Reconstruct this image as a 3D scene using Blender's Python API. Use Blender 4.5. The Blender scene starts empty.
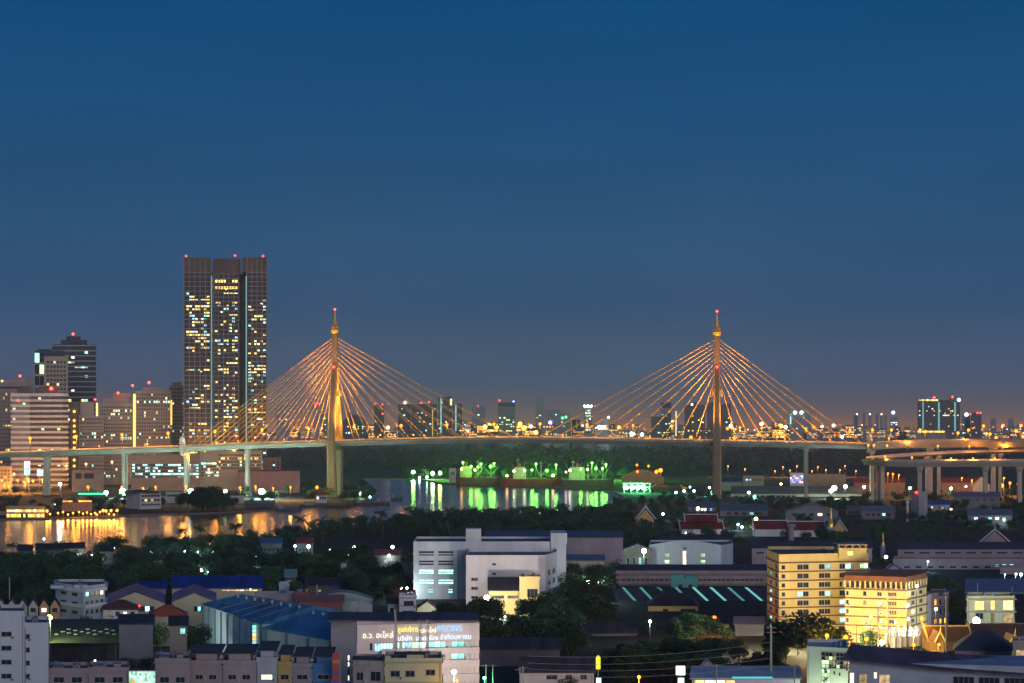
import bpy, bmesh, math, random
from mathutils import Vector, Matrix
R = math.radians
S = bpy.context.scene
C = S.collection
random.seed(7)
F, H, HY, CX = 1800.0, 75.0, 425.0, 512.0      # focal length in pixels, eye height, horizon row

# ------------------------------------------------------------------ camera, sky, sun, exposure
cam = bpy.data.objects.new('camera', bpy.data.cameras.new('camera'))
C.objects.link(cam)
S.camera = cam
cam.location = (0, 0, H)
cam.rotation_euler = (R(90), 0, 0)
cam.data.lens = 36 * F / 1024
cam.data.sensor_width = 36
cam.data.shift_y = (HY - 341.5) / 1024
cam.data.clip_start = 1
cam.data.clip_end = 60000

world = bpy.data.worlds.new('World')
S.world = world
world.use_nodes = True
wn, wl = world.node_tree.nodes, world.node_tree.links
sky = wn.new('ShaderNodeTexSky')
sky.sky_type = 'NISHITA'
sky.sun_disc = False
sky.sun_elevation = R(1.5)
sky.sun_rotation = R(180 - 17)
sky.ozone_density = 6
geo = wn.new('ShaderNodeNewGeometry')
sep = wn.new('ShaderNodeSeparateXYZ')
ramp = wn.new('ShaderNodeValToRGB')
def lin(*c):
    return tuple(((v / 255 + .055) / 1.055) ** 2.4 if v > 10 else v / 255 / 12.92 for v in c)
stops = [(0.0, lin(178, 122, 84)), (.0055, lin(132, 112, 102)), (.022, lin(78, 93, 117)), (.064, lin(48, 80, 115)),
         (.119, lin(33, 78, 117)), (.175, lin(21, 75, 119)), (.228, lin(8, 71, 117)), (.6, lin(4, 54, 102)), (1.0, lin(4, 42, 86))]
cr = ramp.color_ramp
while len(cr.elements) < len(stops):
    cr.elements.new(.5)
for e, (p, c) in zip(cr.elements, stops):
    e.position = p
    e.color = (*c, 1)
neg = wn.new('ShaderNodeMath'); neg.operation = 'MULTIPLY'; neg.inputs[1].default_value = -1
wl.new(geo.outputs['Incoming'], sep.inputs[0])
wl.new(sep.outputs['Z'], neg.inputs[0])
wl.new(neg.outputs[0], ramp.inputs['Fac'])
smp = wn.new('ShaderNodeMapping'); smp.inputs['Scale'].default_value = (2.2, 2.2, 13)
snz = wn.new('ShaderNodeTexNoise'); snz.inputs['Scale'].default_value = 1.6; snz.inputs['Detail'].default_value = 4
smr = wn.new('ShaderNodeMapRange'); smr.inputs[1].default_value = .3; smr.inputs[2].default_value = .7; smr.inputs[3].default_value = .93; smr.inputs[4].default_value = 1.07
shs = wn.new('ShaderNodeHueSaturation')
wl.new(geo.outputs['Incoming'], smp.inputs[0]); wl.new(smp.outputs[0], snz.inputs['Vector']); wl.new(snz.outputs[0], smr.inputs[0]); wl.new(smr.outputs[0], shs.inputs['Value'])
wl.new(ramp.outputs['Color'], shs.inputs['Color'])
bg0 = wn['Background']
bg0.inputs['Strength'].default_value = 1.05
wl.new(shs.outputs[0], bg0.inputs['Color'])
bg1 = wn.new('ShaderNodeBackground')
bg1.inputs['Strength'].default_value = .006
wl.new(sky.outputs['Color'], bg1.inputs['Color'])
addw = wn.new('ShaderNodeAddShader')
wl.new(bg0.outputs[0], addw.inputs[0])
wl.new(bg1.outputs[0], addw.inputs[1])
wl.new(addw.outputs[0], wn['World Output'].inputs['Surface'])

sd = bpy.data.lights.new('afterglow_sun', 'SUN')
sd.energy = .9
sd.angle = R(25)
sd.color = (1.0, .91, .93)
sun = bpy.data.objects.new('afterglow_sun', sd)
C.objects.link(sun)
sun.rotation_euler = (R(90 - 9), 0, R(17))     # low afterglow from behind the camera, a little to the right

S.view_settings.view_transform = 'Standard'
S.view_settings.look = 'None'
S.view_settings.gamma = 1
S.view_settings.use_curve_mapping = False
S.view_settings.exposure = 0
S.render.engine = 'CYCLES'
cy = S.cycles
cy.use_denoising = True
cy.max_bounces = 4
cy.diffuse_bounces = 2
cy.glossy_bounces = 2
cy.transmission_bounces = 2
cy.transparent_max_bounces = 4
cy.volume_bounces = 0
cy.sample_clamp_direct = 60
cy.sample_clamp_indirect = 2
cy.filter_width = 1.5
cy.use_light_tree = True

# ------------------------------------------------------------------ helpers
def D(yb):                                       # distance of a ground point seen at picture row yb
    return F * H / (yb - HY)
def X(px, d):
    return (px - CX) / F * d
def Z(py, d):
    return H - (py - HY) / F * d
def tag(o, label=None, cat=None, group=None, kind=None):
    for k, v in (('label', label), ('category', cat), ('group', group), ('kind', kind)):
        if v:
            o[k] = v
    return o
def empty(name, loc, label, cat, group=None, rz=0):
    o = bpy.data.objects.new(name, None)
    o.empty_display_size = .5
    C.objects.link(o)
    o.location = loc
    o.rotation_euler.z = rz
    return tag(o, label, cat, group)
def put(name, me, parent, loc=(0, 0, 0), rz=0, sc=None):
    o = bpy.data.objects.new(name, me)
    C.objects.link(o)
    o.parent = parent
    o.location = loc
    o.rotation_euler.z = rz
    if sc: o.scale = sc
    return o

class MB:
    def __init__(s): s.v, s.f, s.m, s.sm = [], [], [], False
    def face(s, pts, mi=0):
        i = len(s.v); s.v += [tuple(p) for p in pts]; s.f.append(tuple(range(i, i + len(pts)))); s.m.append(mi)
    def box(s, x0, x1, y0, y1, z0, z1, mi=0):
        i = len(s.v)
        s.v += [(x0, y0, z0), (x1, y0, z0), (x1, y1, z0), (x0, y1, z0), (x0, y0, z1), (x1, y0, z1), (x1, y1, z1), (x0, y1, z1)]
        for q in ((0, 3, 2, 1), (4, 5, 6, 7), (0, 1, 5, 4), (1, 2, 6, 5), (2, 3, 7, 6), (3, 0, 4, 7)):
            s.f.append(tuple(i + k for k in q)); s.m.append(mi)
        return s
    def prism(s, poly, z0, z1, mi=0, mtop=None):     # poly anticlockwise from above
        i, n = len(s.v), len(poly)
        s.v += [(p[0], p[1], z0) for p in poly] + [(p[0], p[1], z1) for p in poly]
        s.f.append(tuple(i + k for k in reversed(range(n)))); s.m.append(mi)
        s.f.append(tuple(i + n + k for k in range(n))); s.m.append(mi if mtop is None else mtop)
        for k in range(n):
            l = (k + 1) % n
            s.f.append((i + k, i + l, i + n + l, i + n + k)); s.m.append(mi)
        return s
    def loft(s, rings, mi=0, cap=True):
        i, n = len(s.v), len(rings[0])
        for r in rings: s.v += [tuple(p) for p in r]
        for a in range(len(rings) - 1):
            for k in range(n):
                l = (k + 1) % n
                s.f.append((i + a * n + k, i + a * n + l, i + (a + 1) * n + l, i + (a + 1) * n + k)); s.m.append(mi)
        if cap:
            s.f.append(tuple(i + k for k in reversed(range(n)))); s.m.append(mi)
            s.f.append(tuple(i + (len(rings) - 1) * n + k for k in range(n))); s.m.append(mi)
        return s
    def tube(s, p, q, r0, r1=None, n=6, mi=0):
        p, q = Vector(p), Vector(q)
        r1 = r0 if r1 is None else r1
        d = (q - p).normalized()
        a = d.cross(Vector((0, 0, 1)) if abs(d.z) < .9 else Vector((1, 0, 0))).normalized()
        b = a.cross(d)
        ring = lambda c, r: [c + (a * math.cos(-t) + b * math.sin(-t)) * r for t in [k * 2 * math.pi / n for k in range(n)]]
        return s.loft([ring(p, r0), ring(q, r1)], mi)
    def lathe(s, c, prof, n=8, mi=0):
        c = Vector(c)
        return s.loft([[c + Vector((r * math.cos(k * 2 * math.pi / n), r * math.sin(k * 2 * math.pi / n), z)) for k in range(n)] for r, z in prof], mi)
    def ball(s, c, r, mi=0, sub=1, sq=1):
        bm = bmesh.new(); bmesh.ops.create_icosphere(bm, subdivisions=sub, radius=r)
        i = len(s.v); s.v += [(v.co.x + c[0], v.co.y + c[1], v.co.z * sq + c[2]) for v in bm.verts]
        for f in bm.faces: s.f.append(tuple(i + v.index for v in f.verts)); s.m.append(mi)
        bm.free(); return s
    def mesh(s, name, mats):
        me = bpy.data.meshes.new(name); me.from_pydata(s.v, [], s.f)
        for m in (mats if isinstance(mats, (list, tuple)) else [mats]): me.materials.append(m)
        me.polygons.foreach_set('material_index', s.m)
        if s.sm: me.polygons.foreach_set('use_smooth', [True] * len(s.f))
        me.update(); return me
    def build(s, name, mats, parent=None, loc=(0, 0, 0), rz=0):
        return put(name, s.mesh(name, mats), parent, loc, rz)

_M = {}
def mat(col, rough=.8, var=.25, scale=.15, metal=0.0, bump=0.0, streak=False, rnd=0.0, ribs=0.0):
    key = ('s', col, rough, var, scale, metal, bump, streak, rnd, ribs)
    if key in _M: return _M[key]
    m = bpy.data.materials.new('surface'); m.use_nodes = True
    n, l = m.node_tree.nodes, m.node_tree.links
    b = n['Principled BSDF']
    b.inputs['Roughness'].default_value = rough; b.inputs['Metallic'].default_value = metal
    b.inputs['Base Color'].default_value = (*col, 1)
    if var:
        tc = n.new('ShaderNodeTexCoord'); mp = n.new('ShaderNodeMapping')
        mp.inputs['Scale'].default_value = (1, 1, .25 if streak else 1)
        nz = n.new('ShaderNodeTexNoise'); nz.inputs['Scale'].default_value = scale; nz.inputs['Detail'].default_value = 6
        nz.inputs['Roughness'].default_value = .65
        mr = n.new('ShaderNodeMapRange'); mr.inputs[1].default_value = .3; mr.inputs[2].default_value = .7
        mr.inputs[3].default_value = 1 - var; mr.inputs[4].default_value = 1 + var * .6
        hs = n.new('ShaderNodeHueSaturation'); hs.inputs['Color'].default_value = (*col, 1)
        l.new(tc.outputs['Object'], mp.inputs[0]); l.new(mp.outputs[0], nz.inputs['Vector']); l.new(nz.outputs[0], mr.inputs[0])
        out = mr.outputs[0]
        if rnd:
            oi = n.new('ShaderNodeObjectInfo'); r2 = n.new('ShaderNodeMapRange')
            r2.inputs[3].default_value = 1 - rnd; r2.inputs[4].default_value = 1 + rnd
            mu = n.new('ShaderNodeMath'); mu.operation = 'MULTIPLY'
            l.new(oi.outputs['Random'], r2.inputs[0]); l.new(r2.outputs[0], mu.inputs[0]); l.new(out, mu.inputs[1]); out = mu.outputs[0]
        if ribs:                                  # sheets laid side by side, each a little different
            sx = n.new('ShaderNodeSeparateXYZ'); fl = n.new('ShaderNodeMath'); fl.operation = 'MULTIPLY'; fl.inputs[1].default_value = ribs
            sn = n.new('ShaderNodeMath'); sn.operation = 'FLOOR'; wn_ = n.new('ShaderNodeTexWhiteNoise'); wn_.noise_dimensions = '1D'
            r3 = n.new('ShaderNodeMapRange'); r3.inputs[3].default_value = .72; r3.inputs[4].default_value = 1.25; m3 = n.new('ShaderNodeMath'); m3.operation = 'MULTIPLY'
            l.new(tc.outputs['Object'], sx.inputs[0]); l.new(sx.outputs['X'], fl.inputs[0]); l.new(fl.outputs[0], sn.inputs[0]); l.new(sn.outputs[0], wn_.inputs['W'])
            l.new(wn_.outputs['Value'], r3.inputs[0]); l.new(r3.outputs[0], m3.inputs[0]); l.new(out, m3.inputs[1]); out = m3.outputs[0]
        l.new(out, hs.inputs['Value']); l.new(hs.outputs[0], b.inputs['Base Color'])
        if bump:
            bp = n.new('ShaderNodeBump'); bp.inputs['Strength'].default_value = bump
            l.new(nz.outputs[0], bp.inputs['Height']); l.new(bp.outputs[0], b.inputs['Normal'])
    _M[key] = m; return m
def emit(col, st, var=0.0, light=True, scale=.8):
    key = ('e', col, st, var, light)
    if key in _M: return _M[key]
    m = bpy.data.materials.new('light'); m.use_nodes = True
    n, l = m.node_tree.nodes, m.node_tree.links
    n.remove(n['Principled BSDF'])
    e = n.new('ShaderNodeEmission'); e.inputs[0].default_value = (*col, 1); e.inputs[1].default_value = st
    l.new(e.outputs[0], n['Material Output'].inputs[0])
    if var:                                       # rooms differ: brightness by window and by curtains
        tc = n.new('ShaderNodeTexCoord'); nz = n.new('ShaderNodeTexNoise'); nz.inputs['Scale'].default_value = scale
        oi = n.new('ShaderNodeObjectInfo')
        a = n.new('ShaderNodeMapRange'); a.inputs[1].default_value = .3; a.inputs[2].default_value = .7; a.inputs[3].default_value = .35; a.inputs[4].default_value = 1.2
        r = n.new('ShaderNodeMapRange'); r.inputs[3].default_value = st * (1 - var); r.inputs[4].default_value = st * (1 + var)
        mu = n.new('ShaderNodeMath'); mu.operation = 'MULTIPLY'
        l.new(tc.outputs['Object'], nz.inputs['Vector']); l.new(nz.outputs[0], a.inputs[0]); l.new(oi.outputs['Random'], r.inputs[0])
        l.new(a.outputs[0], mu.inputs[0]); l.new(r.outputs[0], mu.inputs[1]); l.new(mu.outputs[0], e.inputs[1])
    if not light: m.cycles.emission_sampling = 'NONE'
    _M[key] = m; return m
GLASS = mat((.025, .035, .05), .12, .3, .4)
FRAME = mat((.35, .36, .38), .5, .15, .5)
CONC = mat((.42, .41, .39), .85, .35, .08, streak=True)
STEEL = mat((.25, .26, .27), .45, .2, .5, metal=.6)
WARM, COOL, WHITE, YEL, ORNG = (1, .62, .22), (.45, 1, .95), (1, .9, .75), (1, .75, .2), (1, .36, .05)
LITC = {'w': emit((1, .56, .14), 2.6, .75, False), 'y': emit((1, .70, .18), 2.8, .7, False), 'c': emit((.38, 1, .92), 2.6, .7, False),
        'b': emit((.42, .75, 1), 2.3, .7, False), 'n': emit((1, .86, .62), 2.7, .7, False), 'g': emit((.6, 1, .5), 2.2, .6, False),
        'o': emit((1, .36, .04), 4.2, .5, False), 'd': emit((1, .7, .35), .5, .8, False)}
_W = {}
GUARD = []
def window_mesh(w, h, key, framed):
    w, h = round(w, 1), round(h, 1)
    k = (w, h, key, framed)
    if k in _W: return _W[k]
    g = GLASS if key is None else LITC[key]
    b = MB()
    if framed:
        t = min(.12, w * .1)
        b.box(-w / 2, w / 2, -.03, .05, 0, h, 0)
        b.box(-w / 2 - t, -w / 2 + .003, -.1, .05, -t, h + t, 1); b.box(w / 2 - .003, w / 2 + t, -.1, .05, -t, h + t, 1)
        b.box(-w / 2, w / 2, -.1, .05, h - .003, h + t, 1); b.box(-w / 2 - t * 2, w / 2 + t * 2, -.2, .05, -t * 1.6, .003, 1)
        nm = 2 if w > 1.2 else 1
        if w > 2.6: nm = int(w / 1.1)
        for i in range(1, nm): b.box(-w / 2 + i * w / nm - .04, -w / 2 + i * w / nm + .04, -.07, 0, 0, h, 1)
    else:
        b.box(-w / 2, w / 2, -.12, .05, 0, h, 0)
    _W[k] = b.mesh('window', [g, FRAME] if framed else [g]); return _W[k]

TANK = mat((.12, .2, .38), .5, .2, .5)
def AC_MESH():
    if 'ac' not in _W:
        b = MB().box(-.45, .45, -.5, -.05, 0, .62, 0); b.box(-.36, .16, -.53, -.501, .06, .56, 1); b.box(-.4, .4, -.05, .05, .05, .1, 1)
        _W['ac'] = b.mesh('air_conditioner', [mat((.6, .6, .58), .6), mat((.08, .08, .09), .7)])
    return _W['ac']
def building(label, cat, name, chain, ytop, dep, wallm, wins=(), bands=0, bandm=None, group=None, roof='flat', roofm=None, rise=3, parapet=1.0,
             plants=(), lamps=(), strips=(), maxwin=95, sidex=None, vis=None, framed=None, z0=-.5, boff=0.0, glassbody=None, bt=.25, bd=.35, over=.6):
    """chain: front corners [(picture x, distance)...] left to right; the walls go back by dep."""
    d0 = chain[1][1] if len(chain) > 2 else chain[0][1]     # the main face sets the heights
    pts = [(X(px, d), d) for px, d in chain]
    h = Z(ytop, d0)
    ox, oy = (pts[0][0] + pts[-1][0]) / 2, min(p[1] for p in pts)
    loc = [(p[0] - ox, p[1] - oy) for p in pts]
    t = empty(name, (ox, oy, 0), label, cat, group)
    if sidex is None: sidex = ((chain[0][0] + chain[-1][0]) / 2 - CX) / F * .95
    GUARD.append((chain[0][0], chain[-1][0], ytop, vis or HY + H / d0 * F - 2, d0, pts, dep))
    bk = max(p[1] for p in loc) + dep
    kl, kr = 1 + 0 * dep, 1
    foot = loc + [(loc[-1][0] + sidex * (bk - loc[-1][1]), bk), (loc[0][0] + sidex * (bk - loc[0][1]), bk)]
    if framed is None: framed = d0 < 1000
    # walls with floor bands as their surface relief
    b = MB()
    b.prism(foot, z0, h, 0)
    if bands:
        cxm, cym = sum(p[0] for p in foot) / len(foot), sum(p[1] for p in foot) / len(foot)
        big = []
        for p in foot:
            v = Vector((p[0] - cxm, p[1] - cym)); v2 = Vector((math.copysign(bd, v.x), math.copysign(bd, v.y)))
            big.append((p[0] + v2.x, p[1] + v2.y))
        for k in range(1, bands + 1):
            zz = h * k / bands - boff
            b.prism(big, zz - bt - .004, zz - .004, 1)
    b.build('wall', [glassbody or wallm, bandm or wallm], t)
    # windows, each a part; the far too many dark ones of a tower are one stuff part
    edges = [(foot[-1], foot[0])] + [(foot[i], foot[i + 1]) for i in range(len(loc))]
    made, rest, todo = 0, MB(), []
    for (e, u0, u1, y0, y1, nc, nr, fw, fh, plit, kinds, *o) in wins:
        A, B = Vector(edges[e][0]), Vector(edges[e][1])
        L = (B - A).length; dirv = (B - A) / L
        za, zb = Z(y1, d0), Z(y0, d0)
        cw, ch = L * (u1 - u0) / nc, (zb - za) / nr
        for r in range(nr):
            rowlit = random.random()
            for c in range(nc):
                p = plit * (.15 + 2.5 * rowlit ** 2) if plit < .9 else plit
                lit = random.random() < p
                key = random.choice(kinds) if lit else None
                if o and not lit: continue
                a = A + dirv * (L * u0 + cw * (c + .5))
                todo.append((key is None, a, math.atan2(dirv.y, dirv.x), za + ch * (r + .5) - ch * fh / 2, cw * fw, ch * fh, key))
    todo.sort(key=lambda q: q[0])
    for dark, a, rz, zz, ww, hh, key in todo:
        if made < maxwin:
            put('window', window_mesh(ww, hh, key, framed), t, (a.x, a.y, zz), rz); made += 1
        else:
            M4 = Matrix.Translation((a.x, a.y, zz)) @ Matrix.Rotation(rz, 4, 'Z')
            i = len(rest.v); k0 = 0 if key is None else 1 + list(LITC).index(key)
            rest.v += [tuple(M4 @ Vector(q)) for q in ((-ww / 2, -.1, 0), (ww / 2, -.1, 0), (ww / 2, -.1, hh), (-ww / 2, -.1, hh), (-ww / 2, .05, 0), (ww / 2, .05, 0), (ww / 2, .05, hh), (-ww / 2, .05, hh))]
            for q in ((0, 1, 2, 3), (1, 5, 6, 2), (4, 0, 3, 7), (3, 2, 6, 7)):
                rest.f.append(tuple(i + k for k in q)); rest.m.append(k0)
    if rest.f:
        tag(rest.build('window', [GLASS] + list(LITC.values()), t), kind='stuff')
    x0, x1 = min(p[0] for p in loc), max(p[0] for p in loc)
    y0, y1 = min(p[1] for p in foot), max(p[1] for p in foot)
    def skew(b): b.v = [(v[0] + sidex * (v[1] - y0), v[1], v[2]) for v in b.v]; return b
    rm = roofm or mat((.16, .16, .17), .85, .35, .2)
    if roof == 'flat':
        pb = MB()
        for i in range(len(foot)):
            A, B = Vector(foot[i]), Vector(foot[(i + 1) % len(foot)])
            nv = Vector((B.y - A.y, A.x - B.x)).normalized()
            q = [A + nv * .05, B + nv * .05, B - nv * .3, A - nv * .3]
            pb.prism([(p.x, p.y) for p in q], h + .003, h + parapet + i * .004, 0)
        pb.build('parapet', [wallm], t)
        MB().prism([(p[0] * .995, p[1] * .995 + .02) for p in foot], h + .002, h + .12, 0).build('roof', [rm], t)
    elif roof in ('gable_x', 'gable_y', 'hip', 'shed', 'arch'):
        rb = MB(); e = over if roof != 'gable_y' else .25; th = .35 if roof != 'gable_y' else .18
        X0, X1, Y0, Y1 = x0 - e, x1 + e, y0 - e, y1 + e
        mx, my = (X0 + X1) / 2, (Y0 + Y1) / 2
        hz = h + .005
        if roof == 'gable_x':                      # ridge runs left to right
            rb.loft([[(x, Y0, hz), (x, my, hz + rise), (x, Y1, hz), (x, Y1, hz + th), (x, my, hz + rise + th), (x, Y0, hz + th)] for x in (X0, X1)])
            for xa in (x0, x1 - .3): skew(MB().loft([[(x, y0, h + .002), (x, y1, h + .002), (x, my, h + rise * .93)] for x in (xa, xa + .3)])).build('gable_wall', [wallm], t)
        elif roof == 'gable_y':
            rb.loft([[(X0, y, hz), (X0, y, hz + th), (mx, y, hz + rise + th), (X1, y, hz + th), (X1, y, hz), (mx, y, hz + rise)] for y in (Y0, Y1)])
            skew(MB().loft([[(x0, y, h + .002), (mx, y, h + rise * .93), (x1, y, h + .002)] for y in (y0 - .02, y0 + .3)])).build('gable_wall', [wallm], t)
        elif roof == 'shed':
            rb.loft([[(x, Y0, hz), (x, Y1, hz), (x, Y1, hz + rise), (x, Y0, hz + th)] for x in (X0, X1)])
        elif roof == 'arch':
            rb.loft([[(X0 + (X1 - X0) * k / 12, y, hz + .3 + rise * math.sin(math.pi * k / 12)) for k in range(13)][::-1] + [(X0, y, hz), (X1, y, hz)] for y in (Y1, Y0)])
        else:
            k = min((X1 - X0), (Y1 - Y0)) * .42
            rb.loft([[(X0, Y0, hz), (X1, Y0, hz), (X1, Y1, hz), (X0, Y1, hz)], [(X0, Y0, hz + th), (X1, Y0, hz + th), (X1, Y1, hz + th), (X0, Y1, hz + th)],
                     [(X0 + k, Y0 + k, hz + rise), (X1 - k, Y0 + k, hz + rise), (X1 - k, Y1 - k, hz + rise), (X0 + k, Y1 - k, hz + rise)]])
        skew(rb).build('roof', [rm], t)
    for (u0, u1, yt, v0, dp, *mm) in plants:       # rooftop blocks
        a, c = x0 + (x1 - x0) * u0, x0 + (x1 - x0) * u1
        skew(MB().box(a, c, y0 + v0, y0 + v0 + dp, h + .006, Z(yt, d0))).build('rooftop_block', [mm[0] if mm else wallm], t)
    if d0 < 730 and not glassbody:
        dr = random.Random(int(d0 * 7 + h * 13 + x0 * 5))
        for dark, a, rz, zz, ww, hh, key in todo[::3][:8]:
            if rz > 1 or zz < 2: continue
            put('air_conditioner', AC_MESH(), t, (a.x + ww * .7, a.y, zz - .35 - dr.random() * .4), rz)
        if roof == 'flat' and x1 - x0 > 5:
            for k in range(dr.choice((1, 2, 2, 3))):
                qx = x0 + (x1 - x0) * dr.uniform(.15, .85); qy = y0 + (y1 - y0) * dr.uniform(.25, .7)
                MB().lathe((qx + sidex * (qy - y0), qy, h + .13), [(.55, 0), (.6, .1), (.6, 1.5), (.4, 1.75), (.1, 1.8)], 10).build('water_tank', [dr.choice((STEEL, TANK))], t)
        pb = MB(); qx = x0 + (x1 - x0) * dr.choice((.03, .97)); yq = loc[0][1] if qx < (x0 + x1) / 2 else loc[-1][1]
        pb.tube((qx, yq - .12, .2), (qx, yq - .12, h - .3), .09, .09, 5); pb.build('drain_pipe', [STEEL], t)
    for (px, py, col, rad, st) in lamps:           # fittings carried by the building
        MB().ball((X(px, d0) - ox, y0 + .5, Z(py, d0)), rad * d0 / F, 0, 1).build('rooftop_lamp', [emit(col, st)], t)
    for (px, ya, yb, wpx, col, st) in strips:
        xx = X(px, d0) - ox; w = wpx * d0 / F / 2
        MB().box(xx - w, xx + w, y0 - 1.0, y0 + .4, Z(yb, d0), Z(ya, d0)).build('light_strip', [emit(col, st, 0, False)], t)
    return t, (ox, oy, h, foot)

SODIUM = (1, .36, .04)
SODB = (1, .21, .008)
_L = {}
POLED = mat((.05, .055, .055), .6, .2, .5)
def lamp(name, label, cat, px, py, d, col, rpx, st, group=None, z0=0, arm=0, flat=1.0, sub=None, watts=0):
    if col == SODB: rpx, st = rpx * (.8 if d > 1000 else .95) * (1.3 if d > 4000 else 1), min(st, 9) * (.6 if d > 1000 else .8)
    z = Z(py, d); r = rpx * d / F
    t = empty(name, (X(px, d), d, z0), label, cat, group)
    k = ('p', round(z - z0, 0), arm)
    hh = z - z0
    if hh > .8:
        b = MB().tube((0, .25 + r, 0), (0, .25 + r, hh), .16 if hh < 14 else .3, .1, 6)
        b.tube((0, .25 + r, hh - .1), (0, 0, hh), .1, .1, 5)
        b.box(-.35, .35, r - .1, .6 + r, 0, .35)
        b.build('pole', [POLED], t)
    kk = (round(r, 1), col, st, flat, sub)
    if kk not in _L: _L[kk] = MB().ball((0, 0, 0), r, 0, sub or (2 if rpx > 1.6 else 1), flat).mesh('lamp_head', [emit(col, st)])
    put('lamp_head', _L[kk], t, (0, 0, hh))
    if watts:
        if col == SODB: col = SODIUM
        lk = ('w', watts, col, round(r, 1))
        if lk not in _L:
            _L[lk] = bpy.data.lights.new('lamp_light', 'POINT'); _L[lk].energy = watts; _L[lk].color = col; _L[lk].shadow_soft_size = r * 1.02
        lo = bpy.data.objects.new('lamp_light', _L[lk]); C.objects.link(lo); lo.parent = t; lo.location = (0, -.02, hh - r - .6)
    return t

# ------------------------------------------------------------------ ground, river, far wood, haze
def structure(o): return tag(o, kind='structure')
gm = mat((.013, .02, .017), .95, .5, .02)
MB().box(-9000, 9000, 20, 18000, -2.0, 0.0).build('ground', [gm]).__setitem__('kind', 'structure')
river_px = [(-260, 524), (0, 520), (60, 519.5), (130, 516), (210, 514), (262, 511.5), (300, 509), (350, 506), (372, 500), (378, 492), (368, 484), (362, 479.5),
            (420, 479.5), (440, 484), (500, 487), (560, 489.5), (612, 491.5), (624, 498), (618, 506), (590, 512), (500, 518), (400, 524.5), (300, 536), (200, 549), (130, 557), (0, 565), (-260, 574)]
river = [(X(px, D(py)), D(py)) for px, py in river_px]
wm = bpy.data.materials.new('water'); wm.use_nodes = True
n, l = wm.node_tree.nodes, wm.node_tree.links
b = n['Principled BSDF']
b.inputs['Base Color'].default_value = (.02, .028, .03, 1); b.inputs['Roughness'].default_value = .17; b.inputs['IOR'].default_value = 1.33
tc = n.new('ShaderNodeTexCoord'); mp = n.new('ShaderNodeMapping'); mp.inputs['Scale'].default_value = (.02, .05, 1)
nz = n.new('ShaderNodeTexNoise'); nz.inputs['Scale'].default_value = 1; nz.inputs['Detail'].default_value = 5
bp = n.new('ShaderNodeBump'); bp.inputs['Strength'].default_value = .35; bp.inputs['Distance'].default_value = .6
l.new(tc.outputs['Object'], mp.inputs[0]); l.new(mp.outputs[0], nz.inputs['Vector']); l.new(nz.outputs[0], bp.inputs['Height']); l.new(bp.outputs[0], b.inputs['Normal'])
mrr = n.new('ShaderNodeMapRange'); mrr.inputs[3].default_value = .1; mrr.inputs[4].default_value = .24
l.new(nz.outputs[0], mrr.inputs[0]); l.new(mrr.outputs[0], b.inputs['Roughness'])
wb = MB(); wb.face([(x, y, .03) for x, y in river][::-1])
me = wb.mesh('river', [wm]); ro = bpy.data.objects.new('river', me); C.objects.link(ro); structure(ro)
eb = MB()
for i in range(len(river)):
    A, B = Vector(river[i]), Vector(river[(i + 1) % len(river)])
    nv = Vector((B.y - A.y, A.x - B.x)).normalized() * 1.2
    eb.prism([(A.x, A.y), (A.x - nv.x, A.y - nv.y), (B.x - nv.x, B.y - nv.y), (B.x, B.y)], -.5, 1.3 + .01 * (i % 2))
structure(eb.build('river_bank', [mat((.16, .15, .13), .9, .4, .1)]))

LEAF = [mat((.03, .085, .042), .8, .55, .35, rnd=.55), mat((.046, .082, .027), .8, .55, .35, rnd=.55)]
BARK = mat((.09, .07, .05), .9, .3, 1.0)
def leaf_quads(b, c, rad, n, size, rng, squash=.8):
    for _ in range(n):
        while True:
            p = Vector((rng.uniform(-1, 1), rng.uniform(-1, 1), rng.uniform(-1, 1)))
            if .25 < p.length < 1: break
        p = p * (.6 + .4 / max(p.length, .4)) if rng.random() < .5 else p
        q = Vector(c) + Vector((p.x * rad, p.y * rad, p.z * rad * squash))
        nrm = Vector((rng.gauss(0, 1), rng.gauss(0, 1), rng.gauss(.5, 1))).normalized()
        a = nrm.orthogonal().normalized(); bb = nrm.cross(a)
        t = rng.uniform(0, 6.28); a, bb = a * math.cos(t) + bb * math.sin(t), bb * math.cos(t) - a * math.sin(t)
        s = size * rng.uniform(.6, 1.3)
        b.face([q + a * s, q + bb * s * .55, q - a * s, q - bb * s * .55])
# the wood on the far bank reads as one mass
rng = random.Random(3)
fb = MB()
for i in range(1500):
    px = rng.uniform(255, 1060)
    d = rng.uniform(3150, 4300)
    hh = rng.uniform(17, 31) + 5 * math.sin(px * .05) * math.sin(px * .013)
    leaf_quads(fb, (X(px, d), d, hh * .55), hh * .55, 34, 3.2, rng, .85)
tag(fb.build('far_wood', [mat((.09, .082, .08), .85, .4, .05)]), 'dark wood covering the far bank under the bridge deck', 'wood', kind='stuff')  # grey of the distant haze is put into the leaf colour

hz = bpy.data.materials.new('haze'); hz.use_nodes = True
n, l = hz.node_tree.nodes, hz.node_tree.links
n.remove(n['Principled BSDF'])
pv = n.new('ShaderNodeVolumePrincipled')
pv.inputs['Color'].default_value = (.86, .9, .96, 1); pv.inputs['Density'].default_value = 5.0e-5; pv.inputs['Anisotropy'].default_value = .2
l.new(pv.outputs[0], n['Material Output'].inputs['Volume'])
HAZE = True
if HAZE:
    ho = MB().box(-9100, 9100, -60, 18100, -3.0, 345).build('haze', [hz])
    tag(ho, 'thin evening haze over the whole city', 'haze', kind='stuff')
    hz.cycles.homogeneous_volume = True

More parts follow.
